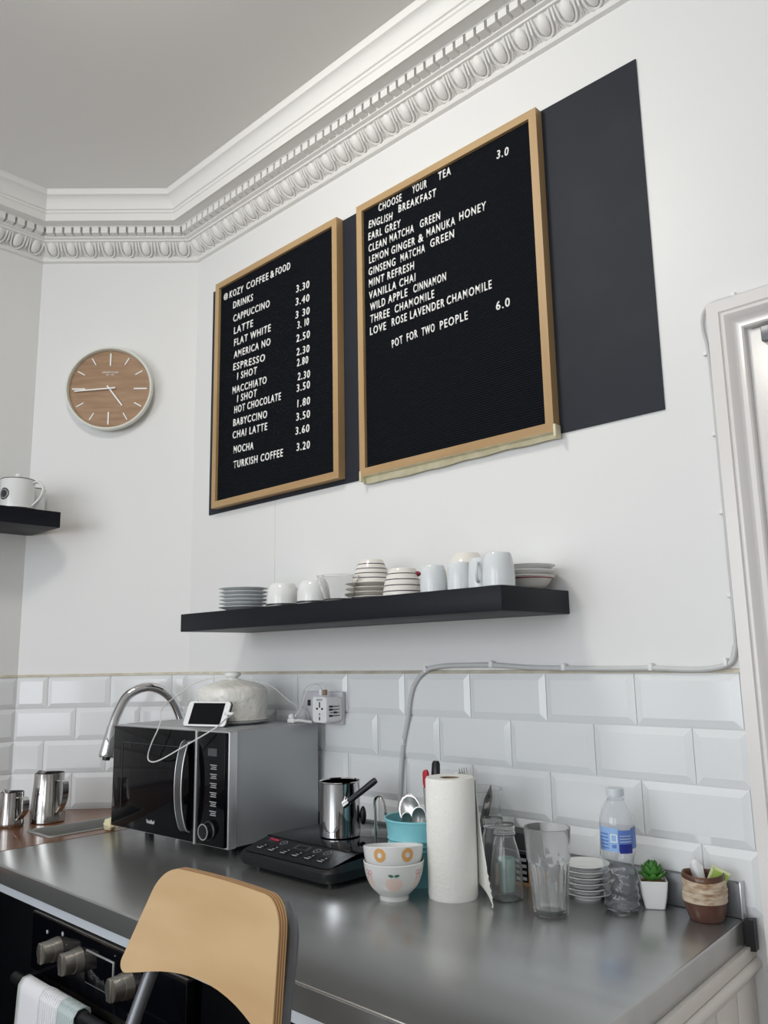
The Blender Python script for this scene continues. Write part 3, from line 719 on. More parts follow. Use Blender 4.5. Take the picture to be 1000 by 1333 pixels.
# striped bowls
saucer_stack(-1.416, -0.112, SZ, 0.064, 4, 0.0115, 'white saucer under the upturned striped bowl', 'saucers under the striped bowl', 'cream')
def striped(label, loc, R0, R1, H, n, rot=0.0):
    t = thing('striped_bowl', label, 'bowl', loc, rot, 'upturned striped bowls')
    out = smoothprof([(R1 * 0.9, 0), (R1, 0.002), ((R0 * 0.62 + R1 * 0.38), H * 0.45), (R0 * 0.98, H * 0.85), (R0, H)])
    pf = flip(shell(out, 0.003), H + 0.0012)
    mb = MB(); mb.lathe(pf, 48); bw = mb.build('bowl', M['cream'], t)
    outer = flip(out, H + 0.0012)
    for k in range(n):
        z = 0.010 + (H - 0.014) * k / (n - 0.4)
        def rad(z):
            for (r0, z0), (r1, z1) in zip(outer, outer[1:]):
                if min(z0, z1) <= z <= max(z0, z1) and abs(z1 - z0) > 1e-9: return r0 + (r1 - r0) * (z - z0) / (z1 - z0)
            return R0
        mb = MB(); mb.lathe([(rad(z) - 0.001, z), (rad(z) + 0.0004, z), (rad(z + 0.002) + 0.0004, z + 0.002), (rad(z + 0.002) - 0.001, z + 0.002)], 48); mb.build('stripe', M['stripe'], t)
    return t
striped('upturned striped bowl on top of the stack of white saucers', (-1.416, -0.112, SZ + 0.0115 * 3 + 0.0135), 0.046, 0.030, 0.056, 4)
s2 = striped('upturned striped bowl standing on the long shelf left of the white mugs', (-1.246, -0.184, SZ), 0.046, 0.031, 0.062, 4)
mb = MB(); b = bmesh.new(); bmesh.ops.create_uvsphere(b, u_segments=12, v_segments=8, radius=0.008); mb.merge(b, Matrix.Translation((0.030, 0.016, 0.051)) @ Matrix.Diagonal((1.2, 1.2, 0.8, 1))); mb.build('lip_patch', M['redline'], s2)
# white mugs upside down
def white_mug(label, loc, rz, r, h):
    t = thing('mug', label, 'mug', loc, rz, 'upturned white mugs at the right of the long shelf')
    out = smoothprof([(r * 0.70, 0.0), (r * 0.80, 0.001), (r * 0.93, h * 0.25), (r, h * 0.7), (r * 1.0, h)])
    mb = MB(); mb.lathe(flip(shell(out, 0.003), h + 0.0012), 40); mb.build('body', M['chinab'], t)
    mb = MB(); mb.tube(spline([(r * 0.90, 0, h * 0.82), (r * 1.35, 0, h * 0.80), (r * 1.62, 0, h * 0.52), (r * 1.40, 0, h * 0.26), (r * 0.97, 0, h * 0.24)], 6), 0.0034, 8); mb.build('handle', M['chinab'], t)
white_mug('upturned white mug right next to the striped bowl', (-1.138, -0.202, SZ), 1.9, 0.0295, 0.058)
white_mug('upturned white mug in front of the cream bowl', (-1.078, -0.186, SZ), 2.2, 0.0275, 0.060)
white_mug('upturned white mug with its looped handle turned to the room', (-1.022, -0.186, SZ), -1.15, 0.0270, 0.064)
white_mug('upturned white mug at the front corner of the shelf, largest of the row', (-0.957, -0.214, SZ), 2.2, 0.0325, 0.066)
cbw = thing('cream_bowl', 'upturned cream bowl behind the white mugs on the long shelf', 'bowl', (-1.144, -0.076, SZ))
mb = MB(); mb.lathe(flip(shell(smoothprof([(0.026, 0), (0.030, 0.001), (0.045, 0.03), (0.052, 0.085)]), 0.003), 0.0962), 48); mb.build('body', M['cream'], cbw)
# plates with a red line at the right end
pl = None
for k, (lab, dz) in enumerate((('lowest shallow bowl at the right end of the long shelf, with a red line', 0.0), ('middle shallow bowl of the stack at the right end of the long shelf', 0.020), ('topmost shallow bowl of the stack at the right end of the long shelf', 0.032))):
    R = 0.060
    t = thing('shallow_bowl', lab, 'bowl', (-0.985, -0.070, SZ + dz), 0, 'shallow bowls at the right end of the long shelf')
    out = [(0.028, 0), (0.030, 0.0), (0.042, 0.010), (0.050, 0.022), (R, 0.0300)] if k == 0 else [(0.026, 0.004), (0.034, 0.004), (0.046, 0.012), (R, 0.0200), (R + 0.001, 0.0215)]
    mb = MB(); mb.lathe(shell(out, 0.0028), 48); mb.build('bowl', M['china'] if k else M['cream'], t)
    if k == 0:
        mb = MB(); mb.lathe([(0.0525, 0.0240), (0.0540, 0.0240), (0.0556, 0.0260), (0.0540, 0.0260)], 48); mb.build('painted_line', M['redline'], t)

# things on the short shelf
def badge_mug(name, label, loc, rz, r, h, badge):
    t = thing(name, label, 'mug', loc, rz, 'white mugs on the short shelf')
    out = [(r * 0.86, 0.0), (r * 0.95, 0.003), (r, 0.012), (r, h)]
    mb = MB(); mb.lathe(shell(smoothprof(out, 3), 0.0035), 48); mb.build('body', M['china'], t)
    mb = MB(); mb.lathe([(r - 0.003, h), (r + 0.0006, h - 0.001), (r + 0.0006, h + 0.0016), (r - 0.003, h + 0.0022)], 48); mb.build('rim_line', M['greyrim'], t)
    mb = MB(); mb.tube(spline([(r * 0.97, 0, h * 0.90), (r * 1.35, 0, h * 0.93), (r * 1.66, 0, h * 0.70), (r * 1.45, 0, h * 0.38), (r * 0.99, 0, h * 0.14)], 7), 0.0048, 10, flat=1.5); mb.build('handle', M['china'], t)
    if badge:
        for nm, rr, off, mm in (('badge', 0.0195, 0.0006, 'dark'), ('badge_ring', 0.0150, 0.0010, 'grey'), ('badge_centre', 0.0125, 0.0014, 'dark')):
            mb = MB(); n = 28; a0 = -1.95
            vs_ = [mb.bm.verts.new(((r + off) * math.cos(a0 + rr * math.cos(2 * PI * i / n) / r), (r + off) * math.sin(a0 + rr * math.cos(2 * PI * i / n) / r), h * 0.48 + rr * math.sin(2 * PI * i / n))) for i in range(n)]
            c_ = mb.bm.verts.new(((r + off + 0.0002) * math.cos(a0), (r + off + 0.0002) * math.sin(a0), h * 0.48))
            for i in range(n): mb._f([vs_[i], vs_[(i + 1) % n], c_])
            mb.build(nm, M[mm], t)
    return t
bmg = badge_mug('lidded_mug', 'white lidded pot with dark rim, round badge and ribbon handle on the short shelf', (-2.652, -0.497, 1.8745), 0.72, 0.052, 0.100, True)
bmg['category'] = 'pot'
mb = MB(); mb.lathe([(0.0, 0.1005), (0.049, 0.1005), (0.046, 0.1035), (0.010, 0.1075), (0.0065, 0.110), (0.0105, 0.116), (0.0085, 0.122), (0, 0.124)], 36); mb.build('lid', M['china'], bmg)
mb = MB(); mb.lathe(saucer_mesh(0.062), 48); o = mb.build('saucer', M['china']); o.location = (-2.652, -0.497, 1.8712); tag(o, 'white saucer with a grey edge under the lidded pot on the short shelf', 'saucer'); o.scale = (1, 1, 0.6)
rl = MB(); rl.lathe([(0.0610, 0.0108), (0.0622, 0.0118), (0.0612, 0.0130), (0.0602, 0.0122)], 48); rl.build('rim_line', M['greyrim'], o)
badge_mug('mug', 'plain white mug behind the lidded pot on the short shelf', (-2.722, -0.418, 1.8712), 3.95, 0.040, 0.094, False)

# ------------------------------------------------------------------ microwave
mw = thing('microwave', 'silver microwave oven with black glass door and bow handle', 'microwave', (-1.682, -0.341, 0.92), math.radians(3))
W_, D_, Z0, Z1 = 0.50, 0.305, 0.018, 0.292
mb = MB(); mb.box(-W_ + 0.003, -0.003, 0.026, D_, Z0 + 0.002, Z1, 0.003); mb.build('casing', M['msteel'], mw)
mb = MB(); mb.box(-W_, 0, 0.0, 0.027, Z0, Z1 - 0.001, 0.004); mb.build('front_bezel', M['bezel'], mw)
d_ = MB(); d_.box(-W_ + 0.003, -0.122, -0.010, 0.003, Z0 + 0.005, Z1 - 0.004, 0.002); dr_ = d_.build('door', M['bglass'], mw)
mb = MB(); mb.box(-0.452, -0.4505, -0.0108, -0.009, 0.072, 0.246); mb.box(-0.452, -0.19, -0.0106, -0.009, 0.246, 0.2468)
mb.build('window_border', M['greyd'], dr_, smooth=0)
hd = MB()
pts = spline([(-0.150, -0.010, 0.264), (-0.150, -0.022, 0.255), (-0.150, -0.034, 0.21), (-0.150, -0.038, 0.155), (-0.150, -0.034, 0.10), (-0.150, -0.022, 0.056), (-0.150, -0.010, 0.046)], 6)
prev = None
for p in pts:
    cur = [hd.bm.verts.new((p.x + dx, p.y + dy, p.z)) for dx, dy in ((-0.012, 0.005), (-0.0145, 0.0), (-0.0125, -0.003), (0.0125, -0.003), (0.0145, 0.0), (0.012, 0.005))]
    if prev:
        for i in range(6): hd._f([prev[i], prev[(i + 1) % 6], cur[(i + 1) % 6], cur[i]])
    else: hd._f(cur[::-1])
    prev = cur
hd._f(prev); hd.build('handle', M['greym'], dr_, smooth=30)
mb = MB()
for dx in (-0.0138, 0.0138): mb.tube([(p.x + dx, p.y - 0.0018, p.z) for p in pts], 0.0014, 6)
mb.build('handle_edge', M['bezel'], dr_)
mb = MB(); mb.box(-0.1205, -0.1135, -0.0125, 0.001, Z0 + 0.002, Z1 - 0.002, 0.001); mb.build('centre_trim', M['bezel'], mw)
text_part('lettering', 'VonShef', M['letter'], dr_, 0.036, 0.0095, 0.0004, 0.0, (-0.325, -0.0103, 0.047))
cp = MB(); cp.box(-0.112, -0.004, -0.010, 0.003, Z0 + 0.005, Z1 - 0.004, 0.002); cpo = cp.build('control_panel', M['bglass'], mw)
for k in range(6):
    z = 0.210 - k * 0.0215
    for j, (w1, dx) in enumerate(((0.026, 0.0), (0.019, 0.005), (0.023, 0.002))):
        mb = MB(); mb.box(-0.060 + dx, -0.060 + dx + w1, -0.0106, -0.0095, z - j * 0.0045, z - j * 0.0045 + 0.0018); mb.build('printed_symbol', M['grey'], cpo, smooth=0)
mb = MB(); mb.box(-0.070, -0.035, -0.0106, -0.0095, 0.232, 0.250); mb.build('display', M['greyd'], cpo, smooth=0)
kb = MB(); ydisc(kb, [(0, 0.0), (0.0235, 0.0), (0.0235, 0.004), (0.0195, 0.006), (0.0185, 0.020), (0, 0.020)], 40)
ko = kb.build('dial_knob', M['bplast'], cpo); ko.location = (-0.058, -0.010, 0.058)
kb = MB(); ydisc(kb, [(0.0165, 0.020), (0.0187, 0.0195), (0.0187, 0.0215), (0.0165, 0.0215), (0.0165, 0.020)], 40); kb.build('dial_ring', M['bezel'], ko)
for x, y in ((-0.43, 0.07), (-0.07, 0.07), (-0.43, 0.27), (-0.07, 0.27)):
    mb = MB(); mb.lathe([(0, 0), (0.012, 0), (0.014, 0.021), (0, 0.021)], 16, (x, y, 0)); mb.build('foot', M['bplast'], mw)

# cake dome on the microwave
MT = 0.92 + Z1
pt = MB(); pt.lathe([(0, 0.001), (0.07, 0.001), (0.072, 0), (0.078, 0), (0.104, 0.008), (0.107, 0.0105), (0.106, 0.012), (0.096, 0.0105), (0.088, 0.006), (0, 0.006)], 64)
o = pt.build('cake_plate', M['china']); o.location = (-1.898, -0.178, MT); tag(o, 'round white plate with dark rim under the cake dome', 'plate')
rl = MB(); rl.lathe([(0.1052, 0.0118), (0.1072, 0.0108), (0.1068, 0.0124), (0.1052, 0.0124)], 64); rl.build('rim_line', M['greyrim'], o)
dm = thing('cake_dome', 'embossed white ceramic cake dome with knob, on top of the microwave', 'cake dome', (-1.898, -0.178, MT + 0.0065))
dp_ = smoothprof([(0.094, 0.0), (0.0965, 0.004), (0.0955, 0.040), (0.0950, 0.078), (0.091, 0.089), (0.075, 0.098), (0.045, 0.107), (0.020, 0.112)], 5)
inner = [(max(r - 0.006, 0.0), max(z - 0.006, 0.0)) for r, z in dp_][::-1]
mb = MB(); mb.lathe(dp_ + [(0.0, 0.113)], 72); mb.lathe([(0.094, 0.0)] + inner[::-1] + [(0, 0.105)], 72); mb.build('dome', M['emb'], dm)
mb = MB(); mb.lathe(smoothprof([(0.014, 0.110), (0.014, 0.116), (0.021, 0.121), (0.022, 0.128), (0.016, 0.132), (0.0, 0.133)], 4), 32); mb.build('knob', M['china'], dm)

# smartphone
ph = thing('smartphone', 'white smartphone leaning on the cake dome, screen dark', 'phone', (-1.852, -0.303, MT + 0.0005), math.radians(17))
def phone_part(name, mats, x0, x1, y0, y1, z0, z1, r, parent):
    mb = MB(); prof = [(x + (x0 + x1) / 2, z + (z0 + z1) / 2) for x, z in rrect((x1 - x0) / 2, (z1 - z0) / 2, r, 6)]
    mb.prism(prof, y0, y1, 'y')
    for v in mb.bm.verts:
        c, s_ = math.cos(-0.42), math.sin(-0.42); y, z = v.co.y, v.co.z
        v.co.y = y * c - z * s_; v.co.z = y * s_ + z * c + 0.0025
    return mb.build(name, mats, parent, smooth=30)
phone_part('body', M['white'], -0.069, 0.069, 0.0, 0.007, 0.0, 0.067, 0.009, ph)
phone_part('screen', M['bglass'], -0.052, 0.052, -0.0005, 0.001, 0.0045, 0.0625, 0.001, ph)
phone_part('back_case', M['dark'], -0.0705, 0.0705, 0.0035, 0.0085, -0.0005, 0.0685, 0.010, ph)
phone_part('home_button', M['wgrey'], 0.0565, 0.0655, -0.0004, 0.001, 0.029, 0.038, 0.0044, ph)
# charging cables
cb_ = thing('charging_cable', 'thin white charging cable looping from the phone over the microwave to the adapter', 'cable', (0, 0, 0))
route = [(-1.772, -0.268, 1.246), (-1.758, -0.275, 1.247), (-1.735, -0.315, 1.238), (-1.715, -0.362, 1.219), (-1.82, -0.385, 1.170), (-1.915, -0.392, 1.133), (-1.962, -0.390, 1.128), (-1.975, -0.388, 1.142), (-1.955, -0.390, 1.175), (-1.935, -0.380, 1.222), (-2.02, -0.322, 1.258), (-2.055, -0.24, 1.296), (-2.005, -0.22, 1.325), (-1.935, -0.195, 1.337), (-1.885, -0.182, 1.332), (-1.87, -0.16, 1.331), (-1.80, -0.13, 1.316), (-1.772, -0.08, 1.27), (-1.752, -0.034, 1.235), (-1.745, -0.028, 1.17), (-1.755, -0.028, 1.17), (-1.765, -0.032, 1.235), (-1.758, -0.048, 1.270), (-1.733, -0.058, 1.301), (-1.697, -0.062, 1.316), (-1.668, -0.062, 1.312), (-1.660, -0.062, 1.300)]
mb = MB(); mb.tube(spline(route, 8), 0.00175, 8); mb.build('wire', M['cable'], cb_)
mb = MB(); mb.tube([(-1.789, -0.274, 1.247), (-1.768, -0.268, 1.246)], 0.0042, 10); mb.build('phone_plug', M['white'], cb_)
mb = MB(); mb.box(-1.6655, -1.6545, -0.0665, -0.0575, 1.2862, 1.302, 0.002); mb.build('usb_plug', M['white'], cb_)
cb2_ = thing('charging_cable', 'short white charging cable dangling from the adapter with loose plug end', 'cable', (0, 0, 0))
mb = MB(); mb.tube(spline([(-1.645, -0.062, 1.300), (-1.650, -0.064, 1.313), (-1.672, -0.070, 1.318), (-1.697, -0.075, 1.302), (-1.717, -0.080, 1.262), (-1.735, -0.08, 1.240), (-1.742, -0.08, 1.234)], 8), 0.00165, 8); mb.build('wire', M['cable'], cb2_)
mb = MB(); mb.tube([(-1.741, -0.08, 1.235), (-1.756, -0.08, 1.217)], [0.003, 0.0035], 10); mb.build('lightning_plug', M['white'], cb2_)
mb = MB(); mb.box(-1.6505, -1.640, -0.0665, -0.0575, 1.2862, 1.301, 0.002); o = mb.build('usb_plug', M['card'], cb2_); o['label'] = 'brown usb plug'
# small white plug lying on the microwave top
pg = thing('loose_plug', 'small white plug lying on the microwave top below the socket', 'plug', (-1.742, -0.088, MT))
mb = MB(); mb.box(-0.022, 0.008, -0.008, 0.008, 0.0, 0.013, 0.005); b = bmesh.new(); bmesh.ops.create_uvsphere(b, u_segments=12, v_segments=8, radius=0.009); mb.merge(b, Matrix.Translation((-0.010, 0, 0.017))); mb.build('body', M['white'], pg)
mb = MB(); mb.tube(spline([(0.006, 0, 0.007), (0.02, 0.006, 0.008), (0.034, 0.012, 0.006), (0.048, 0.022, 0.004)], 6), 0.004, 8); mb.build('wire', M['cable'], pg)

# wall socket and travel adapter
so = thing('double_wall_socket', 'white double wall socket with red switch on the tiles above the microwave', 'socket', (-1.701, -0.0108, 1.251))
mb = MB(); mb.box(-0.080, 0.080, -0.012, 0.0, -0.043, 0.043, 0.003); mb.build('face_plate', M['wgrey'], so)
for x, mm in ((-0.012, 'red'), (-0.052, 'dark')):
    mb = MB(); mb.box(x - 0.005, x + 0.005, -0.0155, -0.011, 0.004, 0.020, 0.001); o = mb.build('switch', M[mm], so)
    o['label'] = 'red rocker switch' if mm == 'red' else 'dark pin hole'
ad = thing('travel_adapter', 'white universal travel adapter plugged into the wall socket', 'adapter', (-1.650, -0.0235, 1.250))
mb = MB()
sec = lambda y, hx, hz, r: [(x, y, z) for x, z in rrect(hx, hz, r, 5)]
loft(mb, [sec(-0.0005, 0.030, 0.031, 0.008), sec(-0.012, 0.0315, 0.0325, 0.008), sec(-0.050, 0.0285, 0.034, 0.008), sec(-0.054, 0.027, 0.033, 0.008)], True, True)
mb.build('body', M['white'], ad, smooth=35)
for x, z, w1, h1 in ((0.0, 0.012, 0.0045, 0.014), (-0.010, 0.002, 0.007, 0.005), (0.010, 0.002, 0.007, 0.005), (0.0, -0.012, 0.003, 0.006), (0.0, -0.023, 0.0045, 0.009)):
    mb = MB(); mb.box(x - w1 / 2, x + w1 / 2, -0.0545, -0.0535, z - h1 / 2, z + h1 / 2); mb.build('socket_hole', M['bplast'], ad, smooth=0)
text_part('lettering', 'SKROSS', M['greyd'], ad, 0.022, 0.005, 0.0003, 0.0, (-0.011, -0.0542, 0.0225))
for k, z in enumerate((0.008, 0.000, -0.008, -0.016)):
    mb = MB(); mb.box(0.0295, 0.0325, -0.045, -0.012, z - 0.0008, z + 0.0008); yy = -0.042 if k != 2 else -0.026; mb.box(0.0285, 0.0333, yy - 0.005, yy + 0.005, z - 0.0024, z + 0.0024, 0.001); mb.build('slider', M['bplast'], ad)

# ------------------------------------------------------------------ wall cable with clips
wc = thing('power_cable', 'white power cable clipped along the top of the tiles and around the door frame', 'cable', (0, 0, 0))
pts = [(-1.425, -0.016, 0.985), (-1.425, -0.0155, 1.029), (-1.418, -0.0155, 1.112), (-1.408, -0.0155, 1.173), (-1.394, -0.0155, 1.223), (-1.379, -0.0155, 1.289), (-1.360, -0.0155, 1.324), (-1.326, -0.0145, 1.350), (-1.280, -0.0125, 1.359), (-1.221, -0.011, 1.3605), (-1.131, -0.0095, 1.360), (-1.027, -0.0095, 1.3535), (-0.935, -0.0095, 1.3515), (-0.824, -0.0095, 1.350), (-0.742, -0.0095, 1.350), (-0.665, -0.0095, 1.347), (-0.615, -0.0095, 1.351), (-0.590, -0.008, 1.362), (-0.5815, -0.006, 1.39)]
mb = MB(); mb.tube(spline(pts, 6), 0.0054, 10); mb.build('main_run', M['cableg'], wc)
pts = [(-0.5815, -0.006, 1.385), (-0.5795, -0.006, 1.461), (-0.5795, -0.006, 1.577), (-0.579, -0.006, 1.711), (-0.579, -0.006, 1.872), (-0.581, -0.006, 1.965), (-0.587, -0.006, 2.010), (-0.584, -0.006, 2.040), (-0.571, -0.006, 2.056), (-0.548, -0.006, 2.0590), (-0.50, -0.006, 2.0580), (-0.35, -0.006, 2.058)]
mb = MB(); mb.tube(spline(pts, 6), 0.0030, 8); mb.build('door_run', M['cableg'], wc)
for x, z, y in ((-0.600, 1.359, -0.006), (-0.747, 1.352, -0.006), (-0.944, 1.353, -0.006), (-1.134, 1.361, -0.006), (-1.328, 1.350, -0.012), (-1.408, 1.174, -0.012)):
    c_ = MB(); c_.box(x - 0.0045, x + 0.0045, y - 0.0105, y + 0.003, z - 0.0065, z + 0.0085, 0.002)
    c_.tube([(x + 0.001, y - 0.011, z + 0.0075), (x + 0.001, y - 0.004, z + 0.0075)], 0.0022, 8); c_.build('clip', M['white'], wc)
for x, z in ((-0.5865, 1.959), (-0.5845, 1.794), (-0.5845, 1.641), (-0.5845, 1.483), (-0.522, 2.0625)):
    c_ = MB(); c_.box(x - 0.004, x + 0.004, -0.009, -0.0002, z - 0.004, z + 0.004, 0.0015); c_.build('clip', M['white'], wc)

# ------------------------------------------------------------------ tap and pitchers
fa = thing('kitchen_tap', 'chrome swan neck kitchen tap arching behind the microwave', 'tap', (-2.338, -0.058, 0.92))
o_ = Vector((-2.338, -0.058, 0.92))
P_ = [Vector(p) - o_ for p in ((-2.338, -0.058, 0.93), (-2.338, -0.058, 1.10), (-2.338, -0.060, 1.195), (-2.347, -0.098, 1.272), (-2.364, -0.160, 1.305), (-2.385, -0.222, 1.283), (-2.388, -0.258, 1.225), (-2.385, -0.272, 1.185))]
mb = MB(); mb.tube(spline(P_, 8), 0.0150, 20); mb.build('neck', M['chrome'], fa)
mb = MB(); mb.tube([Vector(p) - o_ for p in ((-2.385, -0.271, 1.192), (-2.383, -0.277, 1.165), (-2.379, -0.290, 1.105), (-2.3785, -0.291, 1.1)) ], [0.0165, 0.0190, 0.0250, 0.0225], 24); mb.build('spray_head', M['chrome'], fa)
mb = MB(); mb.tube([Vector(p) - o_ for p in ((-2.3785, -0.291, 1.102), (-2.377, -0.293, 1.093))], [0.012, 0.011], 20); mb.build('nozzle', M['bplast'], fa)
mb = MB(); mb.lathe([(0, 0), (0.026, 0), (0.026, 0.006), (0.019, 0.012), (0.019, 0.07), (0.0135, 0.08), (0, 0.08)], 28); mb.build('base', M['chrome'], fa)
mb = MB(); mb.tube([(0.015, 0.005, 0.05), (0.06, 0.02, 0.075)], 0.005, 10); mb.build('lever', M['chrome'], fa)
def pitcher(label, loc, rz, rb, rt, h):
    t = thing('milk_pitcher', label, 'pitcher', loc, rz, 'steel milk pitchers by the sink')
    mb = MB(); seg = 56; rings = []
    out = [(0.0, 0.0), (rb * 0.94, 0.0), (rb, 0.003), (rb * 0.998, h * 0.12), (rb * 0.93, h * 0.5), (rt, h * 0.85), (rt * 1.0, h), (rt - 0.0015, h), (rt - 0.002, h * 0.85), (rb * 0.92, h * 0.5), (rb * 0.97, 0.006), (0, 0.005)]
    for r, z in out:
        ring = []
        for i in range(seg):
            a = 2 * PI * i / seg; d = abs(math.atan2(math.sin(a - PI), math.cos(a - PI)))
            sp = max(0, 1 - d / 0.42); k = max(0, (z / h - 0.6) / 0.4)
            rr = r * (1 + 0.20 * sp * k) if r > 0 else 0
            zz = z + (0.005 * sp * k if z > h * 0.8 else 0)
            ring.append(mb.bm.verts.new((rr * math.cos(a), rr * math.sin(a), zz)))
        rings.append(ring)
    for A1, B1 in zip(rings, rings[1:]):
        for i in range(seg):
            j = (i + 1) % seg; mb._f([A1[i], A1[j], B1[j], B1[i]])
    mb.build('jug', M['ssteel'], t)
    mb = MB(); pts = spline([(rt * 0.98, 0, h * 0.86), (rt + 0.026, 0, h * 0.86), (rt + 0.034, 0, h * 0.74), (rt + 0.030, 0, h * 0.45), (rb * 0.98 + 0.004, 0, h * 0.24), (rb * 0.96, 0, h * 0.24)], 6)
    prev = None
    for i, p in enumerate(pts):
        tt = (pts[min(i + 1, len(pts) - 1)] - pts[max(i - 1, 0)]).normalized(); nn = Vector((-tt.z, 0, tt.x))
        cur = [mb.bm.verts.new(p + nn * 0.0012 * a + Vector((0, 0.0095 * b_, 0))) for a, b_ in ((-1, -1), (1, -1), (1, 1), (-1, 1))]
        if prev:
            for q in range(4): mb._f([prev[q], prev[(q + 1) % 4], cur[(q + 1) % 4], cur[q]])
        prev = cur
    mb.build('handle', M['ssteel'], t)
pitcher('tall stainless steel milk pitcher with handle, beside the sink', (-2.497, -0.410, 0.92), 0.22, 0.050, 0.043, 0.140)
pitcher('small stainless steel milk pitcher at the left edge, in front of the tall one', (-2.512, -0.512, 0.92), 0.22, 0.036, 0.033, 0.096)
# crumpled cloth by the microwave foot
mb = MB(); b = bmesh.new(); bmesh.ops.create_icosphere(b, subdivisions=3, radius=0.017)
for v in b.verts:
    n = 1 + 0.22 * math.sin(v.co.x * 310 + 1) * math.sin(v.co.y * 270) + 0.15 * math.sin(v.co.z * 420 + v.co.x * 200)
    v.co = v.co * n
for v in b.verts: v.co.z = max(v.co.z + 0.0155, 0.0)
mb.merge(b); b = bmesh.new(); bmesh.ops.create_icosphere(b, subdivisions=3, radius=0.011)
for v in b.verts: v.co = v.co * (1 + 0.2 * math.sin(v.co.x * 500) * math.sin(v.co.y * 430 + 2)) + Vector((0.016, 0.016, 0.016))
mb.merge(b); o = mb.build('crumpled_cloth', M['clothc'], smooth=60); o.location = (-2.226, -0.352, 0.92); tag(o, 'crumpled cream cloth by the left corner of the microwave', 'cloth')

# ------------------------------------------------------------------ induction hob and pot
hb = thing('induction_hob', 'black portable induction hob with touch buttons, right of the microwave', 'hob', (-1.447, -0.375, 0.92))
hx0, hx1, hD = -0.160, 0.160, 0.335
mb = MB()
def hobl(inset, z, y0=0.0, r=0.03):
    hx = (hx1 - hx0) / 2 - inset; hy = (hD - y0) / 2 - inset
    return [(x, y + y0 + hy + inset, z) for x, y in rrect(hx, hy, r, 5)]
loft(mb, [hobl(0.014, 0.008), hobl(0.004, 0.010), hobl(0.001, 0.016), hobl(0.0, 0.030), hobl(0.003, 0.034)], True, False)
# sloping deck
top = hobl(0.003, 0.034); top2 = []
lo = [mb.bm.verts.new(p) for p in top]
hi = []
for x, y, z in hobl(0.008, 0.0):
    zz = 0.036 + 0.0185 * min(1, max(0, (y - 0.008) / 0.078)); hi.append(mb.bm.verts.new((x, y, zz)))
for i in range(len(lo)): mb._f([lo[i], lo[(i + 1) % len(lo)], hi[(i + 1) % len(lo)], hi[i]])
mb.build('body', M['bplast'], hb, smooth=35)
mb = MB()
mb.quad((hx0 + 0.016, 0.014, 0.0385), (hx1 - 0.016, 0.014, 0.0385), (hx1 - 0.010, 0.088, 0.0555), (hx0 + 0.010, 0.088, 0.0555))
mb.quad((hx0 + 0.030, 0.0095, 0.0372), (hx1 - 0.030, 0.0095, 0.0372), (hx1 - 0.016, 0.014, 0.0385), (hx0 + 0.016, 0.014, 0.0385))
cpn = mb.build('control_panel', M['bplast'], hb, smooth=0)
mb = MB(); mb.box(hx0 + 0.008, hx1 - 0.008, 0.086, hD - 0.010, 0.0535, 0.0572, 0.0015); mb.build('glass_top', M['bglass'], hb)
sA = math.atan2(0.017, 0.074)
def on_panel(x, y, h=0.0004): return (x, y, 0.0385 + (y - 0.014) * 0.017 / 0.074 + h)
def pad(x0, x1, y0, y1, h): return [on_panel(x0, y0, h), on_panel(x1, y0, h), on_panel(x1, y1, h), on_panel(x0, y1, h)]
for k in range(6):
    xk = -0.122 + k * 0.041
    mb = MB(); q = pad(xk, xk + 0.026, 0.026, 0.047, 0.0005); mb.quad(*q)
    bt = mb.build('touch_button', M['black'], cpn, smooth=0)
    mb = MB()
    for a in (pad(xk + 0.003, xk + 0.019, 0.029, 0.0325, 0.0009), pad(xk + 0.008, xk + 0.018, 0.036, 0.0385, 0.0009), pad(xk + 0.014, xk + 0.018, 0.043, 0.047, 0.0009)): mb.quad(*a)
    mb.build('button_print', M['grey'], bt, smooth=0)
mb = MB(); mb.quad(*pad(-0.025, 0.022, 0.056, 0.076, 0.0005)); dd = mb.build('display', M['greyd'], cpn, smooth=0)
mb = MB(); mb.quad(*pad(-0.017, 0.014, 0.059, 0.073, 0.0009)); mb.build('display_window', M['bglass'], dd, smooth=0)
for x, y in ((-0.070, 0.069), (0.047, 0.066), (0.080, 0.066), (0.120, 0.070)):
    mb = MB(); n = 24; r1, r0 = 0.0092, 0.0080
    if x == 0.120: r1, r0 = 0.0065, 0.0055
    for i in range(n):
        a, b_ = 2 * PI * i / n, 2 * PI * (i + 1) / n
        mb.quad(on_panel(x + r0 * math.cos(a), y + r0 * math.sin(a), 0.0007), on_panel(x + r1 * math.cos(a), y + r1 * math.sin(a), 0.0007), on_panel(x + r1 * math.cos(b_), y + r1 * math.sin(b_), 0.0007), on_panel(x + r0 * math.cos(b_), y + r0 * math.sin(b_), 0.0007))
    mb.quad(*pad(x - 0.003, x + 0.003, y - 0.0008, y + 0.0008, 0.0007)); mb.build('ring_symbol', M['grey'], cpn, smooth=0)
o = text_part('lettering', 'Tefal', M['redp'], cpn, 0.036, 0.010, 0.0003, 0.02, (0, 0, 0), rot=(sA, 0, 0)); o.location = on_panel(-0.128, 0.070, 0.0006); o['label'] = 'red lettering'
mb = MB(); mb.quad(*pad(-0.128, -0.092, 0.063, 0.0655, 0.0006)); mb.build('printed_line', M['greyd'], cpn, smooth=0)
for k in range(14):
    mb = MB(); y = 0.10 + k * 0.014; mb.box(hx1 - 0.002, hx1 + 0.0006, y, y + 0.006, 0.014, 0.030); mb.build('vent_slot', M['black'], hb, smooth=0)
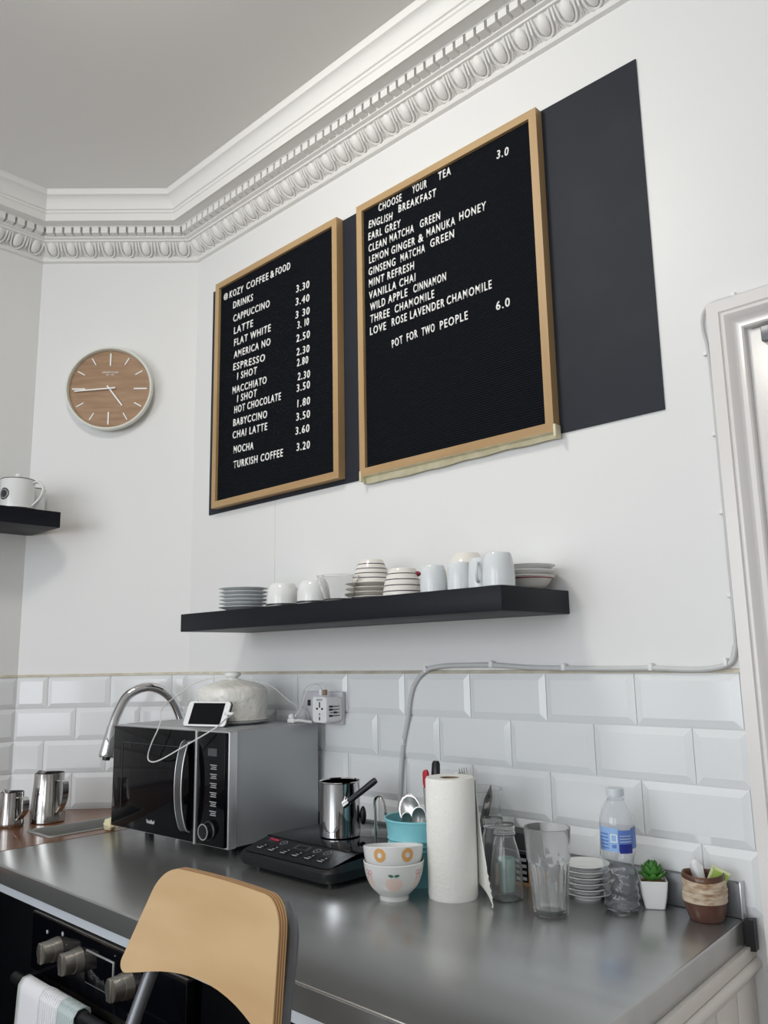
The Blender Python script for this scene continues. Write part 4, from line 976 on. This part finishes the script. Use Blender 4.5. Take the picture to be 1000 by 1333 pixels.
for x, y in ((hx0 + 0.04, 0.04), (hx1 - 0.04, 0.04), (hx0 + 0.04, hD - 0.04), (hx1 - 0.04, hD - 0.04)):
    mb = MB(); mb.lathe([(0, 0), (0.010, 0), (0.011, 0.010), (0, 0.010)], 16, (x, y, 0)); mb.build('foot', M['bplast'], hb)
HT = 0.92 + 0.0572
po = thing('coffee_pot', 'polished steel Turkish coffee pot with dark diagonal handle, on the hob', 'pot', (-1.452, -0.192, HT))
mb = MB(); mb.lathe([(0, 0.0), (0.043, 0), (0.047, 0.003), (0.0475, 0.010), (0.0470, 0.119), (0.0485, 0.122), (0.0472, 0.1235), (0.0450, 0.121), (0.0452, 0.008), (0, 0.006)], 64); mb.build('body', M['chrome'], po)
p0 = Vector((0.0415, -0.0265, 0.075)); p1 = p0 + Vector((0.074, 0.030, 0.058)); dv = (p0 * Vector((1, 1, 0))).normalized()
mb = MB(); mb.tube([p0, p0.lerp(p1, 0.3), p0.lerp(p1, 0.9), p1], [0.0055, 0.0065, 0.0075, 0.0065], 12, flat=0.7); hdl = mb.build('handle', M['bplast'], po)
mb = MB(); mb.tube([p0 - dv * 0.002, p0.lerp(p1, 0.16)], [0.0080, 0.0072], 12, flat=0.75); mb.build('handle_ferrule', M['chrome'], hdl)
mb = MB(); b = bmesh.new(); bmesh.ops.create_uvsphere(b, u_segments=16, v_segments=10, radius=0.011); mb.merge(b, Matrix.Translation((0.046, 0.030, 0.046)) @ Matrix.Diagonal((0.7, 0.7, 1.9, 1))); mb.build('side_grip', M['bplast'], po)

# tongs between hob and bucket, held upright in the bucket gap
tg = thing('tongs', 'thin steel tongs standing upright between hob and blue bucket', 'tongs', (-1.300, -0.21, 0.0))
tg.location = (-1.322, -0.190, HT)
mb = MB()
lp = spline([(-0.012, -0.004, 0.001), (-0.016, 0, 0.06), (-0.018, 0, 0.085), (-0.012, 0, 0.096), (-0.001, 0, 0.099), (0.009, 0, 0.092), (0.016, 0, 0.062), (0.020, 0.004, 0.030)], 6)
mb.tube(lp, 0.0022, 8, flat=2.0); mb.build('arms', M['ssteel'], tg)

# ------------------------------------------------------------------ bucket and cutlery
bk = thing('bucket', 'turquoise ribbed metal bucket holding spoons, behind the bowls', 'bucket', (-1.204, -0.200, 0.92))
out = [(0.056, 0.0), (0.057, 0.002), (0.0598, 0.060)]
for k in range(3): out += [(0.0604 + k * 0.0012, 0.066 + k * 0.010), (0.0622 + k * 0.0012, 0.069 + k * 0.010), (0.0608 + k * 0.0012, 0.072 + k * 0.010)]
out += [(0.0655, 0.110), (0.0685, 0.126)]
mb = MB(); mb.lathe(shell(out, 0.0015, 0.0006), 64); mb.build('pail', M['blue'], bk)
mb = MB(); n = 64
ring = [(0.0690 * math.cos(2 * PI * i / n), 0.0690 * math.sin(2 * PI * i / n), 0.1268) for i in range(n + 1)]
mb.tube(ring, 0.0024, 8, caps=False); mb.build('rolled_rim', M['blue'], bk)
def spoon(label, base, tip, bowl_l, bowl_w, face, cat='spoon', name='spoon', mm='cutlery'):
    """handle from base up to tip; bowl at the tip, its hollow facing 'face'"""
    t = thing(name, label, cat, base, 0, 'spoons in the turquoise bucket')
    A_ = Vector((0, 0, 0)); T = Vector(tip) - Vector(base); d = T.normalized(); L = T.length
    f = Vector(face); f = (f - d * f.dot(d)).normalized(); s_ = d.cross(f)
    mb = MB(); mb.tube([A_, d * (L - bowl_l) * 0.6, d * (L - bowl_l * 0.95)], [0.004, 0.003, 0.0028], 8, flat=0.5); mb.build('handle', M[mm], t)
    mb = MB(); nu, nv = 16, 6
    c = d * (L - bowl_l / 2)
    rows = []
    for j in range(nv + 1):
        q = j / nv; row = []
        for i in range(nu):
            a = 2 * PI * i / nu
            row.append(mb.bm.verts.new(c + d * bowl_l / 2 * q * math.cos(a) + s_ * bowl_w / 2 * q * math.sin(a) * (1 + 0.12 * math.cos(a)) - f * (0.0075 * (1 - q * q) * bowl_w / 0.04)))
        rows.append(row)
    for j in range(nv):
        for i in range(nu): mb._f([rows[j][i], rows[j][(i + 1) % nu], rows[j + 1][(i + 1) % nu], rows[j + 1][i]])
    o = mb.build('spoon_bowl', M[mm], t, smooth=80); md = o.modifiers.new('thickness', 'SOLIDIFY'); md.thickness = 0.0005
spoon('large steel serving spoon leaning at the left side of the turquoise bucket', (-1.185, -0.200, 0.925), (-1.250, -0.184, 1.088), 0.080, 0.052, (0.35, -1, 0.15))
spoon('dark steel spoon in the middle of the turquoise bucket', (-1.200, -0.205, 0.925), (-1.208, -0.190, 1.068), 0.050, 0.034, (0.5, -1, 0.0))
spoon('small steel spoon low beside the serving spoon in the turquoise bucket', (-1.195, -0.215, 0.925), (-1.208, -0.232, 1.062), 0.040, 0.024, (0.6, -1, 0.2))
spoon('shiny steel spoon half hidden by the left edge of the paper towel roll', (-1.190, -0.19, 0.925), (-1.168, -0.166, 1.092), 0.060, 0.036, (0.5, -1, 0.2))
def knife(label, base, tip, mm, fl=0.7, r=0.0085, k0=0.45):
    t = thing('kitchen_knife', label, 'knife', base, 0, 'knives in the turquoise bucket')
    T = Vector(tip) - Vector(base)
    mb = MB(); mb.tube([T * k0, T * (k0 + 0.04), T * 0.90, T * 0.975, T], [r * 0.8, r, r, r * 0.95, r * 0.6], 14, flat=fl); mb.build('handle', M[mm], t)
    mb = MB(); mb.tube([T * 0.0, T * 0.1, T * (k0 + 0.01)], [0.002, 0.010, 0.010], 8, flat=0.12); mb.build('blade', M['ssteel'], t)
knife('knife with red handle standing in the bucket behind the paper towel', (-1.150, -0.215, 0.925), (-1.217, -0.155, 1.137), 'red', k0=0.84)
knife('knife with thick black handle standing in the bucket behind the paper towel', (-1.195, -0.165, 0.925), (-1.203, -0.135, 1.156), 'bplast', 0.8, 0.0105)
# clear tub with forks behind the towel
tb = thing('clear_tub', 'clear plastic cutlery tub behind the paper towel roll', 'tub', (-1.140, -0.076, 0.92))
mb = MB(); mb.lathe(shell([(0.040, 0), (0.0415, 0.003), (0.052, 0.165), (0.056, 0.172), (0.056, 0.176)], 0.0016, 0.0006), 48); mb.build('body', M['clearp'], tb)
def fork(label, base, tip, group):
    t = thing('fork', label, 'fork', base, 0, group)
    T = Vector(tip) - Vector(base); d = T.normalized(); L = T.length; s_ = Vector((0.72, 0.69, 0)); s_ = (s_ - d * s_.dot(d)).normalized()
    mb = MB(); mb.tube([Vector((0, 0, 0)), d * (L - 0.07), d * (L - 0.045)], [0.0035, 0.0022, 0.003], 8, flat=0.6); mb.build('handle', M['ssteel'], t)
    mb = MB()
    for k in range(4):
        u = (k - 1.5) * 0.0052; mb.tube([d * (L - 0.045) + s_ * u * 0.4, d * (L - 0.036) + s_ * u, d * L + s_ * u], [0.0017, 0.0015, 0.0009], 6)
    mb.build('tines', M['ssteel'], t)
fork('steel fork rising from the clear tub above the paper towel', (-1.138, -0.078, 0.926), (-1.168, -0.086, 1.138), 'forks in the clear tub')
fork('lower steel fork left of the other fork, behind the paper towel', (-1.150, -0.072, 0.926), (-1.190, -0.070, 1.126), 'forks in the clear tub')
tk = thing('table_knife', 'steel table knife leaning out right of the paper towel roll', 'knife', (-1.155, -0.076, 0.926), 0)
mb = MB(); T = Vector((0.058, -0.004, 0.182)); s_ = Vector((0.72, 0.69, 0)); pr = []
b = [(0.0, 0.004), (0.5, 0.004), (0.55, 0.0085), (0.85, 0.0085), (1.0, 0.001)]
prev = None
for q, w1 in b:
    cur = [mb.bm.verts.new(T * q + s_ * w1 * e + Vector((0.69, -0.72, 0)) * f_) for e, f_ in ((-1, 0), (0, 0.0012), (1, 0), (0, -0.0012))]
    if prev:
        for i in range(4): mb._f([prev[i], prev[(i + 1) % 4], cur[(i + 1) % 4], cur[i]])
    prev = cur
mb.build('blade', M['ssteel'], tk)

# ------------------------------------------------------------------ patterned bowls
def surf_r(prof, z):
    for (r0, z0), (r1, z1) in zip(prof, prof[1:]):
        if z0 <= z <= z1 and z1 > z0: return r0 + (r1 - r0) * (z - z0) / (z1 - z0)
    return prof[-1][0]
def decal(prof, ang, zc, poly, holes=None, off=0.0005):
    """flat painted shape wrapped on the bowl: poly in metres (u across, v up)"""
    mb = MB()
    def P(u, v):
        z = zc + v; r = surf_r(prof, z) + off; a = ang + u / max(surf_r(prof, zc), 0.01)
        return (r * math.cos(a), r * math.sin(a), z)
    if holes:    # ring: poly outer, holes inner, same count
        n = len(poly)
        for i in range(n):
            j = (i + 1) % n; mb.quad(P(*holes[i]), P(*poly[i]), P(*poly[j]), P(*holes[j]))
    else:
        cu = sum(p[0] for p in poly) / len(poly); cv = sum(p[1] for p in poly) / len(poly); n = len(poly)
        for ring_ in ((0.0, 0.5), (0.5, 1.0)):
            for i in range(n):
                j = (i + 1) % n
                def q(p, k): return P(cu + (p[0] - cu) * k, cv + (p[1] - cv) * k)
                if ring_[0] == 0: mb._f([mb.bm.verts.new(q(poly[i], 0.5)), mb.bm.verts.new(q(poly[j], 0.5)), mb.bm.verts.new(q(poly[i], 0))])
                else: mb.quad(q(poly[i], 0.5), q(poly[i], 1), q(poly[j], 1), q(poly[j], 0.5))
    return mb
def circ(r, n=28, cx=0, cy=0, ry=None, wob=0): return [(cx + (r + wob * math.sin(8 * 2 * PI * i / n)) * math.cos(2 * PI * i / n), cy + ((ry or r) + wob * math.sin(8 * 2 * PI * i / n)) * math.sin(2 * PI * i / n)) for i in range(n)]
VA = math.atan2(-1.55 + 0.31, 1.16)      # towards the camera's side
bo = smoothprof([(0.0285, 0.0), (0.0290, 0.008), (0.034, 0.012), (0.047, 0.026), (0.0555, 0.046), (0.0595, 0.070)], 5)
def pbowl(label, loc):
    t = thing('rice_bowl', label, 'bowl', loc, 0, 'patterned bowls in front of the bucket')
    mb = MB(); mb.lathe(shell(bo, 0.0028), 64); mb.build('bowl', M['china'], t); return t
b1 = pbowl('lower white bowl with a peach and green leaf, under the orange ring bowl', (-1.160, -0.322, 0.92))
decal(bo, VA, 0.036, circ(0.0135, 28, -0.003, 0, 0.0125) ).build('peach_print', M['peach'], b1)
decal(bo, VA, 0.036, circ(0.0110, 28, 0.005, 0.0005, 0.0120), off=0.0008).build('peach_print', M['peach'], b1)
for sg in (-1, 1): decal(bo, VA, 0.053, [(0, -0.001), (sg * 0.003, 0.003), (sg * 0.009, 0.0035), (sg * 0.011, 0.001), (sg * 0.006, -0.0022)], off=0.0009).build('leaf_print', M['leafg'], b1)
for da in (-0.98, 0.98):
    for u, v in ((-0.005, 0.004), (0.005, 0.004)): decal(bo, VA + da, 0.052, circ(0.0045, 20, u, v), circ(0.003, 20, u, v)).build('bow_print', M['pink'], b1)
    for sg in (-1, 1): decal(bo, VA + da, 0.052, [(0, 0.001), (sg * 0.006, -0.009), (sg * 0.008, -0.008), (sg * 0.001, 0.002)]).build('bow_print', M['pink'], b1)
    decal(bo, VA + da, 0.036, circ(0.009, 20)).build('peach_print', M['peach'], b1)
b2 = pbowl('upper white bowl with orange rings, stacked on the peach bowl', (-1.157, -0.326, 0.92 + 0.0265))
b2.rotation_mode = 'AXIS_ANGLE'; b2.rotation_axis_angle = (math.radians(-8), 0.72, 0.69, 0)
for da in (-0.47, 0.50, 1.9, -1.8):
    decal(bo, VA + da, 0.056, circ(0.0125, 32, wob=0.0002), circ(0.0050, 32)).build('ring_print', M['orange'], b2)

# ------------------------------------------------------------------ paper towel
pt_ = thing('paper_towel_roll', 'white paper towel roll standing on the steel worktop', 'paper towel', (-1.079, -0.240, 0.92))
mb = MB(); mb.lathe([(0.0195, 0.0), (0.047, 0.0), (0.0485, 0.004), (0.0490, 0.11), (0.0490, 0.219), (0.0470, 0.2235), (0.034, 0.2240), (0.0205, 0.2232), (0.0195, 0.2215), (0.0195, 0.0)], 72); mb.build('roll', M['paper'], pt_, smooth=50)
mb = MB(); mb.lathe([(0.0185, 0.001), (0.0196, 0.001), (0.0196, 0.2222), (0.0185, 0.2222), (0.0185, 0.001)], 40); mb.build('core', M['card'], pt_)
a0 = math.radians(52)
def flap(u, v):
    # u along the sheet away from the roll, v down; the outer edge is the torn perforation
    reach = (0.008 + 0.100 * v ** 1.5) * u
    if u > 0.99 and v > 0.72: reach += 0.004 * (1 if int(v * 80) % 2 else -1) - 0.10 * max(0, v - 0.9)
    z = 0.2205 - v * (0.2195 - 0.022 * (1 - u))
    a = a0 + 0.5 * (1 - u) * 0.3
    base = Vector((0.0496 * math.cos(a), 0.0496 * math.sin(a), 0)); tang = Vector((math.sin(a0), -math.cos(a0), 0)); rad = Vector((math.cos(a0), math.sin(a0), 0))
    p = base + tang * reach + rad * (0.05 * reach + 0.004 * math.sin(u * 4) * v)
    return (p.x, p.y, max(z, 0.0008))
mb = MB(); mb.grid(flap, 14, 60); o = mb.build('loose_sheet', M['paper'], pt_, smooth=70); md = o.modifiers.new('thickness', 'SOLIDIFY'); md.thickness = 0.0007; md.offset = 1

# ------------------------------------------------------------------ glassware on the worktop
gb = thing('glass_milk_bottle', 'small empty glass milk bottle right of the paper towel roll', 'bottle', (-0.990, -0.186, 0.92))
out = smoothprof([(0.026, 0.0), (0.0295, 0.002), (0.0315, 0.008), (0.0315, 0.045), (0.0305, 0.065), (0.025, 0.092), (0.0200, 0.110), (0.0190, 0.116)], 4)
out += [(0.0215, 0.118), (0.0215, 0.121), (0.0195, 0.1225), (0.0205, 0.1255), (0.0195, 0.128), (0.0205, 0.131), (0.0195, 0.134), (0.0200, 0.137)]
mb = MB(); mb.lathe(shell(out, 0.0022, 0.0006), 56); mb.build('bottle', M['glass'], gb)
mc = MB(); mc.lathe(shell([(0.0150, 0), (0.0165, 0.002), (0.0185, 0.062)], 0.0016, 0.0004), 40); o = mc.build('beaker', M['mint']); o.location = (-1.0215, -0.1395, 0.92); tag(o, 'small mint green beaker seen through the glass milk bottle', 'beaker')
jr = thing('glass_jar', 'lidded clear glass jar behind the milk bottle', 'jar', (-1.071, -0.114, 0.92))
mb = MB(); mb.lathe(shell([(0.019, 0), (0.0215, 0.003), (0.0215, 0.095), (0.0185, 0.102), (0.0185, 0.112)], 0.002, 0.0004), 40); mb.build('jar_body', M['glass'], jr)
mb = MB(); mb.lathe([(0, 0.1115), (0.0205, 0.1115), (0.0205, 0.128), (0.019, 0.1295), (0, 0.1295)], 40); mb.build('lid', M['clearp'], jr)
bx = thing('tea_box', 'dark and tan box standing behind the tumbler and milk bottle', 'box', (-1.045, -0.063, 0.92), 0)
mb = MB(); mb.box(-0.052, 0.040, -0.024, 0.024, 0.038, 0.1); mb.build('upper_box', M['boxk'], bx, smooth=0)
mb = MB(); mb.box(-0.052, 0.040, -0.024, 0.024, 0.0, 0.038); mb.build('lower_box', M['boxb'], bx, smooth=0)
mb = MB(); mb.box(-0.0525, 0.0405, -0.0245, 0.0245, 0.0655, 0.0665); mb.build('seam_line', M['grey'], bx, smooth=0)
mb = MB(); mb.box(0.012, 0.0385, -0.0248, -0.0238, 0.006, 0.060); pb_ = mb.build('printed_panel', M['black'], bx, smooth=0)
for k in range(4):
    mb = MB(); mb.box(0.015, 0.035, -0.0253, -0.0246, 0.010 + k * 0.012, 0.016 + k * 0.012); mb.build('printed_label', M['wgrey'] if k == 0 else M['grey'], pb_, smooth=0)
# faceted tumbler
tu = thing('glass_tumbler', 'tall faceted clear glass tumbler, empty, on the steel worktop', 'glass', (-0.874, -0.214, 0.92))
mb = MB(); seg = 72; nf = 10
outp = [(0.0, 0.0), (0.0275, 0.0), (0.0305, 0.0025), (0.0312, 0.012), (0.0318, 0.018), (0.0350, 0.060), (0.0372, 0.088), (0.0392, 0.094), (0.0405, 0.120), (0.0425, 0.148), (0.0422, 0.1495), (0.0408, 0.1495), (0.0398, 0.147), (0.0375, 0.120), (0.0360, 0.094), (0.0348, 0.080), (0.0315, 0.040), (0.0288, 0.012), (0.024, 0.0075), (0.0, 0.007)]
rings = []
for idx, (r, z) in enumerate(outp):
    row = []
    for i in range(seg):
        a = 2 * PI * i / seg; rr = r
        if idx <= 6 and r > 0:
            loc_ = ((a * nf / (2 * PI)) % 1.0) - 0.5
            flatr = math.cos(PI / nf) / math.cos(loc_ * 2 * PI / nf)
            k = 1.0 if 0.02 < z < 0.088 else 0.6
            rr = r * (1 - k * (1 - flatr) * 1.4)
            rr -= 0.0022 * (math.cos(loc_ * 2 * PI) * 0.5 + 0.5) * k
        row.append(mb.bm.verts.new((rr * math.cos(a), rr * math.sin(a), z)))
    rings.append(row)
for A1, B1 in zip(rings, rings[1:]):
    for i in range(seg): mb._f([A1[i], A1[(i + 1) % seg], B1[(i + 1) % seg], B1[i]])
mb.build('tumbler', M['frost'], tu, smooth=30)
saucer_stack(-0.877, -0.080, 0.92, 0.0440, 6, 0.0102, 'white saucer of the stack behind the tall tumbler', 'saucers behind the tumbler', 'china', 0.0015)

# plastic water bottle
wb = thing('water_bottle', 'empty crinkled clear plastic water bottle with blue label and pale cap', 'bottle', (-0.790, -0.108, 0.92))
seg = 60
po_ = [(0.0, 0.006), (0.012, 0.004), (0.024, 0.0), (0.0285, 0.003), (0.0315, 0.008), (0.0318, 0.012), (0.0293, 0.017), (0.0318, 0.022), (0.0318, 0.026), (0.0290, 0.031), (0.0316, 0.036), (0.0316, 0.040), (0.0288, 0.045), (0.0312, 0.050), (0.0312, 0.054), (0.0284, 0.059), (0.0304, 0.064), (0.0302, 0.068), (0.0270, 0.074), (0.0280, 0.082), (0.0300, 0.090), (0.0318, 0.098), (0.0318, 0.106), (0.0318, 0.140), (0.0322, 0.150), (0.0305, 0.163), (0.0255, 0.177), (0.0180, 0.189), (0.0140, 0.194), (0.0135, 0.200)]
rows = []
mb = MB()
def wbr(r, z, a):
    d = 1 + (0.045 * math.sin(6 * a + z * 110) * math.sin(z * 150) if 0.008 < z < 0.098 else 0.006 * math.sin(5 * a + z * 60) if z < 0.16 else 0)
    return r * d
def wrow(prof, t):
    rr = []
    for r, z in prof:
        q = max(r - t, 0)
        sh_ = 0.0035 * math.exp(-((z - 0.085) / 0.03) ** 2)
        rr.append([mb.bm.verts.new((wbr(q, z, 2 * PI * i / seg) * math.cos(2 * PI * i / seg) - sh_, wbr(q, z, 2 * PI * i / seg) * math.sin(2 * PI * i / seg), z)) for i in range(seg)] if q > 0 else [mb.bm.verts.new((0, 0, z))])
    return rr
outr = wrow(po_, 0.0); inr = wrow([(r, max(z, 0.0065)) for r, z in po_], 0.0007)
for R_ in (outr, inr):
    for A1, B1 in zip(R_, R_[1:]):
        for i in range(seg):
            j = (i + 1) % seg
            if len(A1) == 1: mb._f([A1[0], B1[j], B1[i]])
            else: mb._f([A1[i], A1[j], B1[j], B1[i]])
for i in range(seg): mb._f([outr[-1][i], outr[-1][(i + 1) % seg], inr[-1][(i + 1) % seg], inr[-1][i]])
mb.build('bottle', M['pet'], wb, smooth=60)
cp_ = [(0.0, 0.2125), (0.0150, 0.2125), (0.0160, 0.211), (0.0163, 0.199), (0.0150, 0.1985), (0.0145, 0.1985), (0.0145, 0.2105), (0, 0.211)]
mb = MB(); mb.lathe(cp_[::-1], 48); mb.build('cap', M['cap'], wb)
mb = MB(); mb.lathe([(0.0137, 0.1915), (0.0158, 0.1915), (0.0158, 0.1945), (0.0137, 0.1945), (0.0137, 0.1915)], 40); mb.build('neck_ring', M['pet'], wb)
vb = math.atan2(-1.55 + 0.108, 0.79)
def band(mb, a0, a1, z0, z1, r=0.0322, n=12):
    for i in range(n):
        a, b_ = vb + a0 + (a1 - a0) * i / n, vb + a0 + (a1 - a0) * (i + 1) / n
        mb.quad((r * math.cos(a), r * math.sin(a), z0), (r * math.cos(b_), r * math.sin(b_), z0), (r * math.cos(b_), r * math.sin(b_), z1), (r * math.cos(a), r * math.sin(a), z1))
mb = MB(); band(mb, -1.30, 0.02, 0.106, 0.147, n=16); la = mb.build('label', M['blab'], wb, smooth=60)
mb = MB(); band(mb, 0.02, 0.80, 0.106, 0.143, 0.0322, 10); lb2 = mb.build('label', M['blab2'], wb, smooth=60)
mb = MB(); band(mb, 0.80, 2.0, 0.110, 0.146, 0.0321, 12); mb.build('label', M['blab2'], wb, smooth=60)
mb = MB(); band(mb, 0.06, 0.84, 0.103, 0.119, 0.0325, 10); mb.build('label_block', M['navy'], lb2, smooth=60)
for z in (0.1225, 0.1275, 0.1325): mb = MB(); band(mb, 0.10, 0.78, z, z + 0.0012, 0.0325, 8); mb.build('label_line', M['cap'], lb2, smooth=60)
mb = MB()
for a, b_, z0, z1 in ((-0.42, -0.04, 0.1345, 0.136), (-0.42, -0.04, 0.122, 0.1235), (-0.42, -0.37, 0.122, 0.136), (-0.09, -0.04, 0.122, 0.136)): band(mb, a, b_, z0, z1, 0.0325, 6)
mb.build('label_square', M['letter'], la, smooth=60)
mb = MB(); band(mb, -0.34, -0.10, 0.112, 0.118, 0.0325, 6); mb.build('label_mark', M['blab2'], la, smooth=60)
for k in range(5): mb = MB(); band(mb, -1.15, -0.55, 0.110 + k * 0.006, 0.1125 + k * 0.006, 0.0325, 6); mb.build('label_line', M['blab2'], la, smooth=60)

# succulent
sc = thing('potted_succulent', 'small green succulent in a square white pot', 'plant', (-0.753, -0.056, 0.92), 0.55); sc.scale = (1.1, 1.1, 1.1)
mb = MB(); loft(mb, [[(x, y, z) for x, y in rrect(h_, h_, r_, 5)] for h_, r_, z in ((0.0145, 0.004, 0.0), (0.0160, 0.004, 0.001), (0.0195, 0.004, 0.018), (0.0215, 0.0035, 0.034), (0.0222, 0.003, 0.044), (0.0212, 0.003, 0.0448), (0.0202, 0.003, 0.044), (0.0195, 0.003, 0.038))], True, True); mb.build('pot', M['white'], sc, smooth=40)
mb = MB(); loft(mb, [[(x, y, 0.0382) for x, y in rrect(0.0196, 0.0196, 0.003)], [(x * 0.5, y * 0.5, 0.044) for x, y in rrect(0.0196, 0.0196, 0.003)]], False, True); mb.build('soil', M['soil'], sc)
for ring_, n, tl, L, z0 in ((0, 8, 1.05, 0.026, 0.040), (1, 7, 0.70, 0.027, 0.043), (2, 5, 0.35, 0.025, 0.046), (3, 3, 0.12, 0.020, 0.050)):
    for i in range(n):
        a = 2 * PI * i / n + ring_ * 0.4; d = Vector((math.sin(tl) * math.cos(a), math.sin(tl) * math.sin(a), math.cos(tl)))
        s_ = Vector((-math.sin(a), math.cos(a), 0)); nn = d.cross(s_)
        mb = MB(); prev = None
        for q, w1 in ((0, 0.0035), (0.3, 0.0058), (0.65, 0.0070), (0.88, 0.0042), (1.0, 0.0004)):
            c = Vector((0, 0, z0)) + d * L * q + Vector((0, 0, 0.004 * q * q))
            cur = [mb.bm.verts.new(c + s_ * w1 * math.cos(t_) + nn * w1 * 0.45 * math.sin(t_)) for t_ in [2 * PI * k / 8 for k in range(8)]]
            if prev:
                for k in range(8): mb._f([prev[k], prev[(k + 1) % 8], cur[(k + 1) % 8], cur[k]])
            else: mb._f(cur[::-1])
            prev = cur
        mb._f(prev); mb.build('leaf', M['leaf'], sc, smooth=60)

# stoneware cup with packets
st = thing('stoneware_cup', 'brown stoneware cup with banded oat glaze at the right end of the worktop', 'cup', (-0.652, -0.066, 0.92))
def wonk(mb):
    for v in mb.bm.verts:
        a = math.atan2(v.co.y, v.co.x); k = max(0, min(1, (v.co.z - 0.030) / 0.04))
        v.co.z += 0.0018 * math.sin(a * 2 + 0.6) * k
        v.co.x += 0.0008 * math.sin(v.co.z * 150)
    return mb
mb = MB(); mb.lathe([(0, 0), (0.0265, 0.0), (0.0285, 0.002), (0.0335, 0.016), (0.0362, 0.030), (0.0364, 0.040), (0.0355, 0.060), (0.0345, 0.074), (0.0325, 0.0745), (0.0325, 0.06), (0.0320, 0.03), (0.025, 0.006), (0, 0.005)], 56); wonk(mb).build('body', M['brown'], st, smooth=50)
ob = [(0.0361, 0.0318), (0.0378, 0.0324), (0.0381, 0.0345), (0.0375, 0.037), (0.0376, 0.0415), (0.0383, 0.0430), (0.0375, 0.0445), (0.0372, 0.0500), (0.0379, 0.0515), (0.0370, 0.0530), (0.0366, 0.0600), (0.0371, 0.0612), (0.0363, 0.0625), (0.0358, 0.0680), (0.0350, 0.0690)]
mb = MB(); mb.lathe(ob, 56); wonk(mb).build('oat_glaze_band', M['oat'], st, smooth=50)
mb = MB(); mb.lathe([(0.0359, 0.0680), (0.0360, 0.0700), (0.0354, 0.0760), (0.0340, 0.0775), (0.0325, 0.0760), (0.0322, 0.068)], 56); wonk(mb).build('rim', M['rust'], st, smooth=50)
pk = thing('lime_packet', 'lime green folded packet with pale edge standing in the stoneware cup', 'packet', (-0.640, -0.064, 0.928), math.radians(38))
mb = MB(); b = bmesh.new(); bmesh.ops.create_cube(b, size=1); mtx = Matrix.Translation((0.004, 0.0, 0.043)) @ Matrix.Rotation(0.45, 4, 'Y') @ Matrix.Diagonal((0.030, 0.004, 0.070, 1)); mb.merge(b, mtx); mb.build('packet', M['lime'], pk, smooth=0)
mb = MB(); b = bmesh.new(); bmesh.ops.create_cube(b, size=1); mtx = Matrix.Translation((0.004, 0.0, 0.043)) @ Matrix.Rotation(0.45, 4, 'Y') @ Matrix.Translation((0, 0, 0.034)) @ Matrix.Diagonal((0.031, 0.0048, 0.005, 1)); mb.merge(b, mtx); mb.build('pale_edge', M['limel'], pk, smooth=0)
mb = MB(); b = bmesh.new(); bmesh.ops.create_cube(b, size=1); mtx = Matrix.Translation((0.004, 0.0, 0.043)) @ Matrix.Rotation(0.45, 4, 'Y') @ Matrix.Translation((-0.0145, 0, 0.0)) @ Matrix.Diagonal((0.003, 0.0048, 0.070, 1)); mb.merge(b, mtx); mb.build('pale_edge', M['limel'], pk, smooth=0)
ts = MB()
def tf(u, v):
    return (-0.012 + 0.022 * u + 0.004 * math.sin(v * 5), 0.010 + 0.005 * math.sin(u * 5 + v * 3), 0.010 + 0.085 * v * (0.85 + 0.15 * math.sin(u * 3.1)))
ts.grid(tf, 10, 14); o = ts.build('tissue', M['film'], smooth=60); o.location = (-0.664, -0.064, 0.92); tag(o, 'crumpled white tissue sticking up in the stoneware cup', 'tissue')
md = o.modifiers.new('thickness', 'SOLIDIFY'); md.thickness = 0.0012
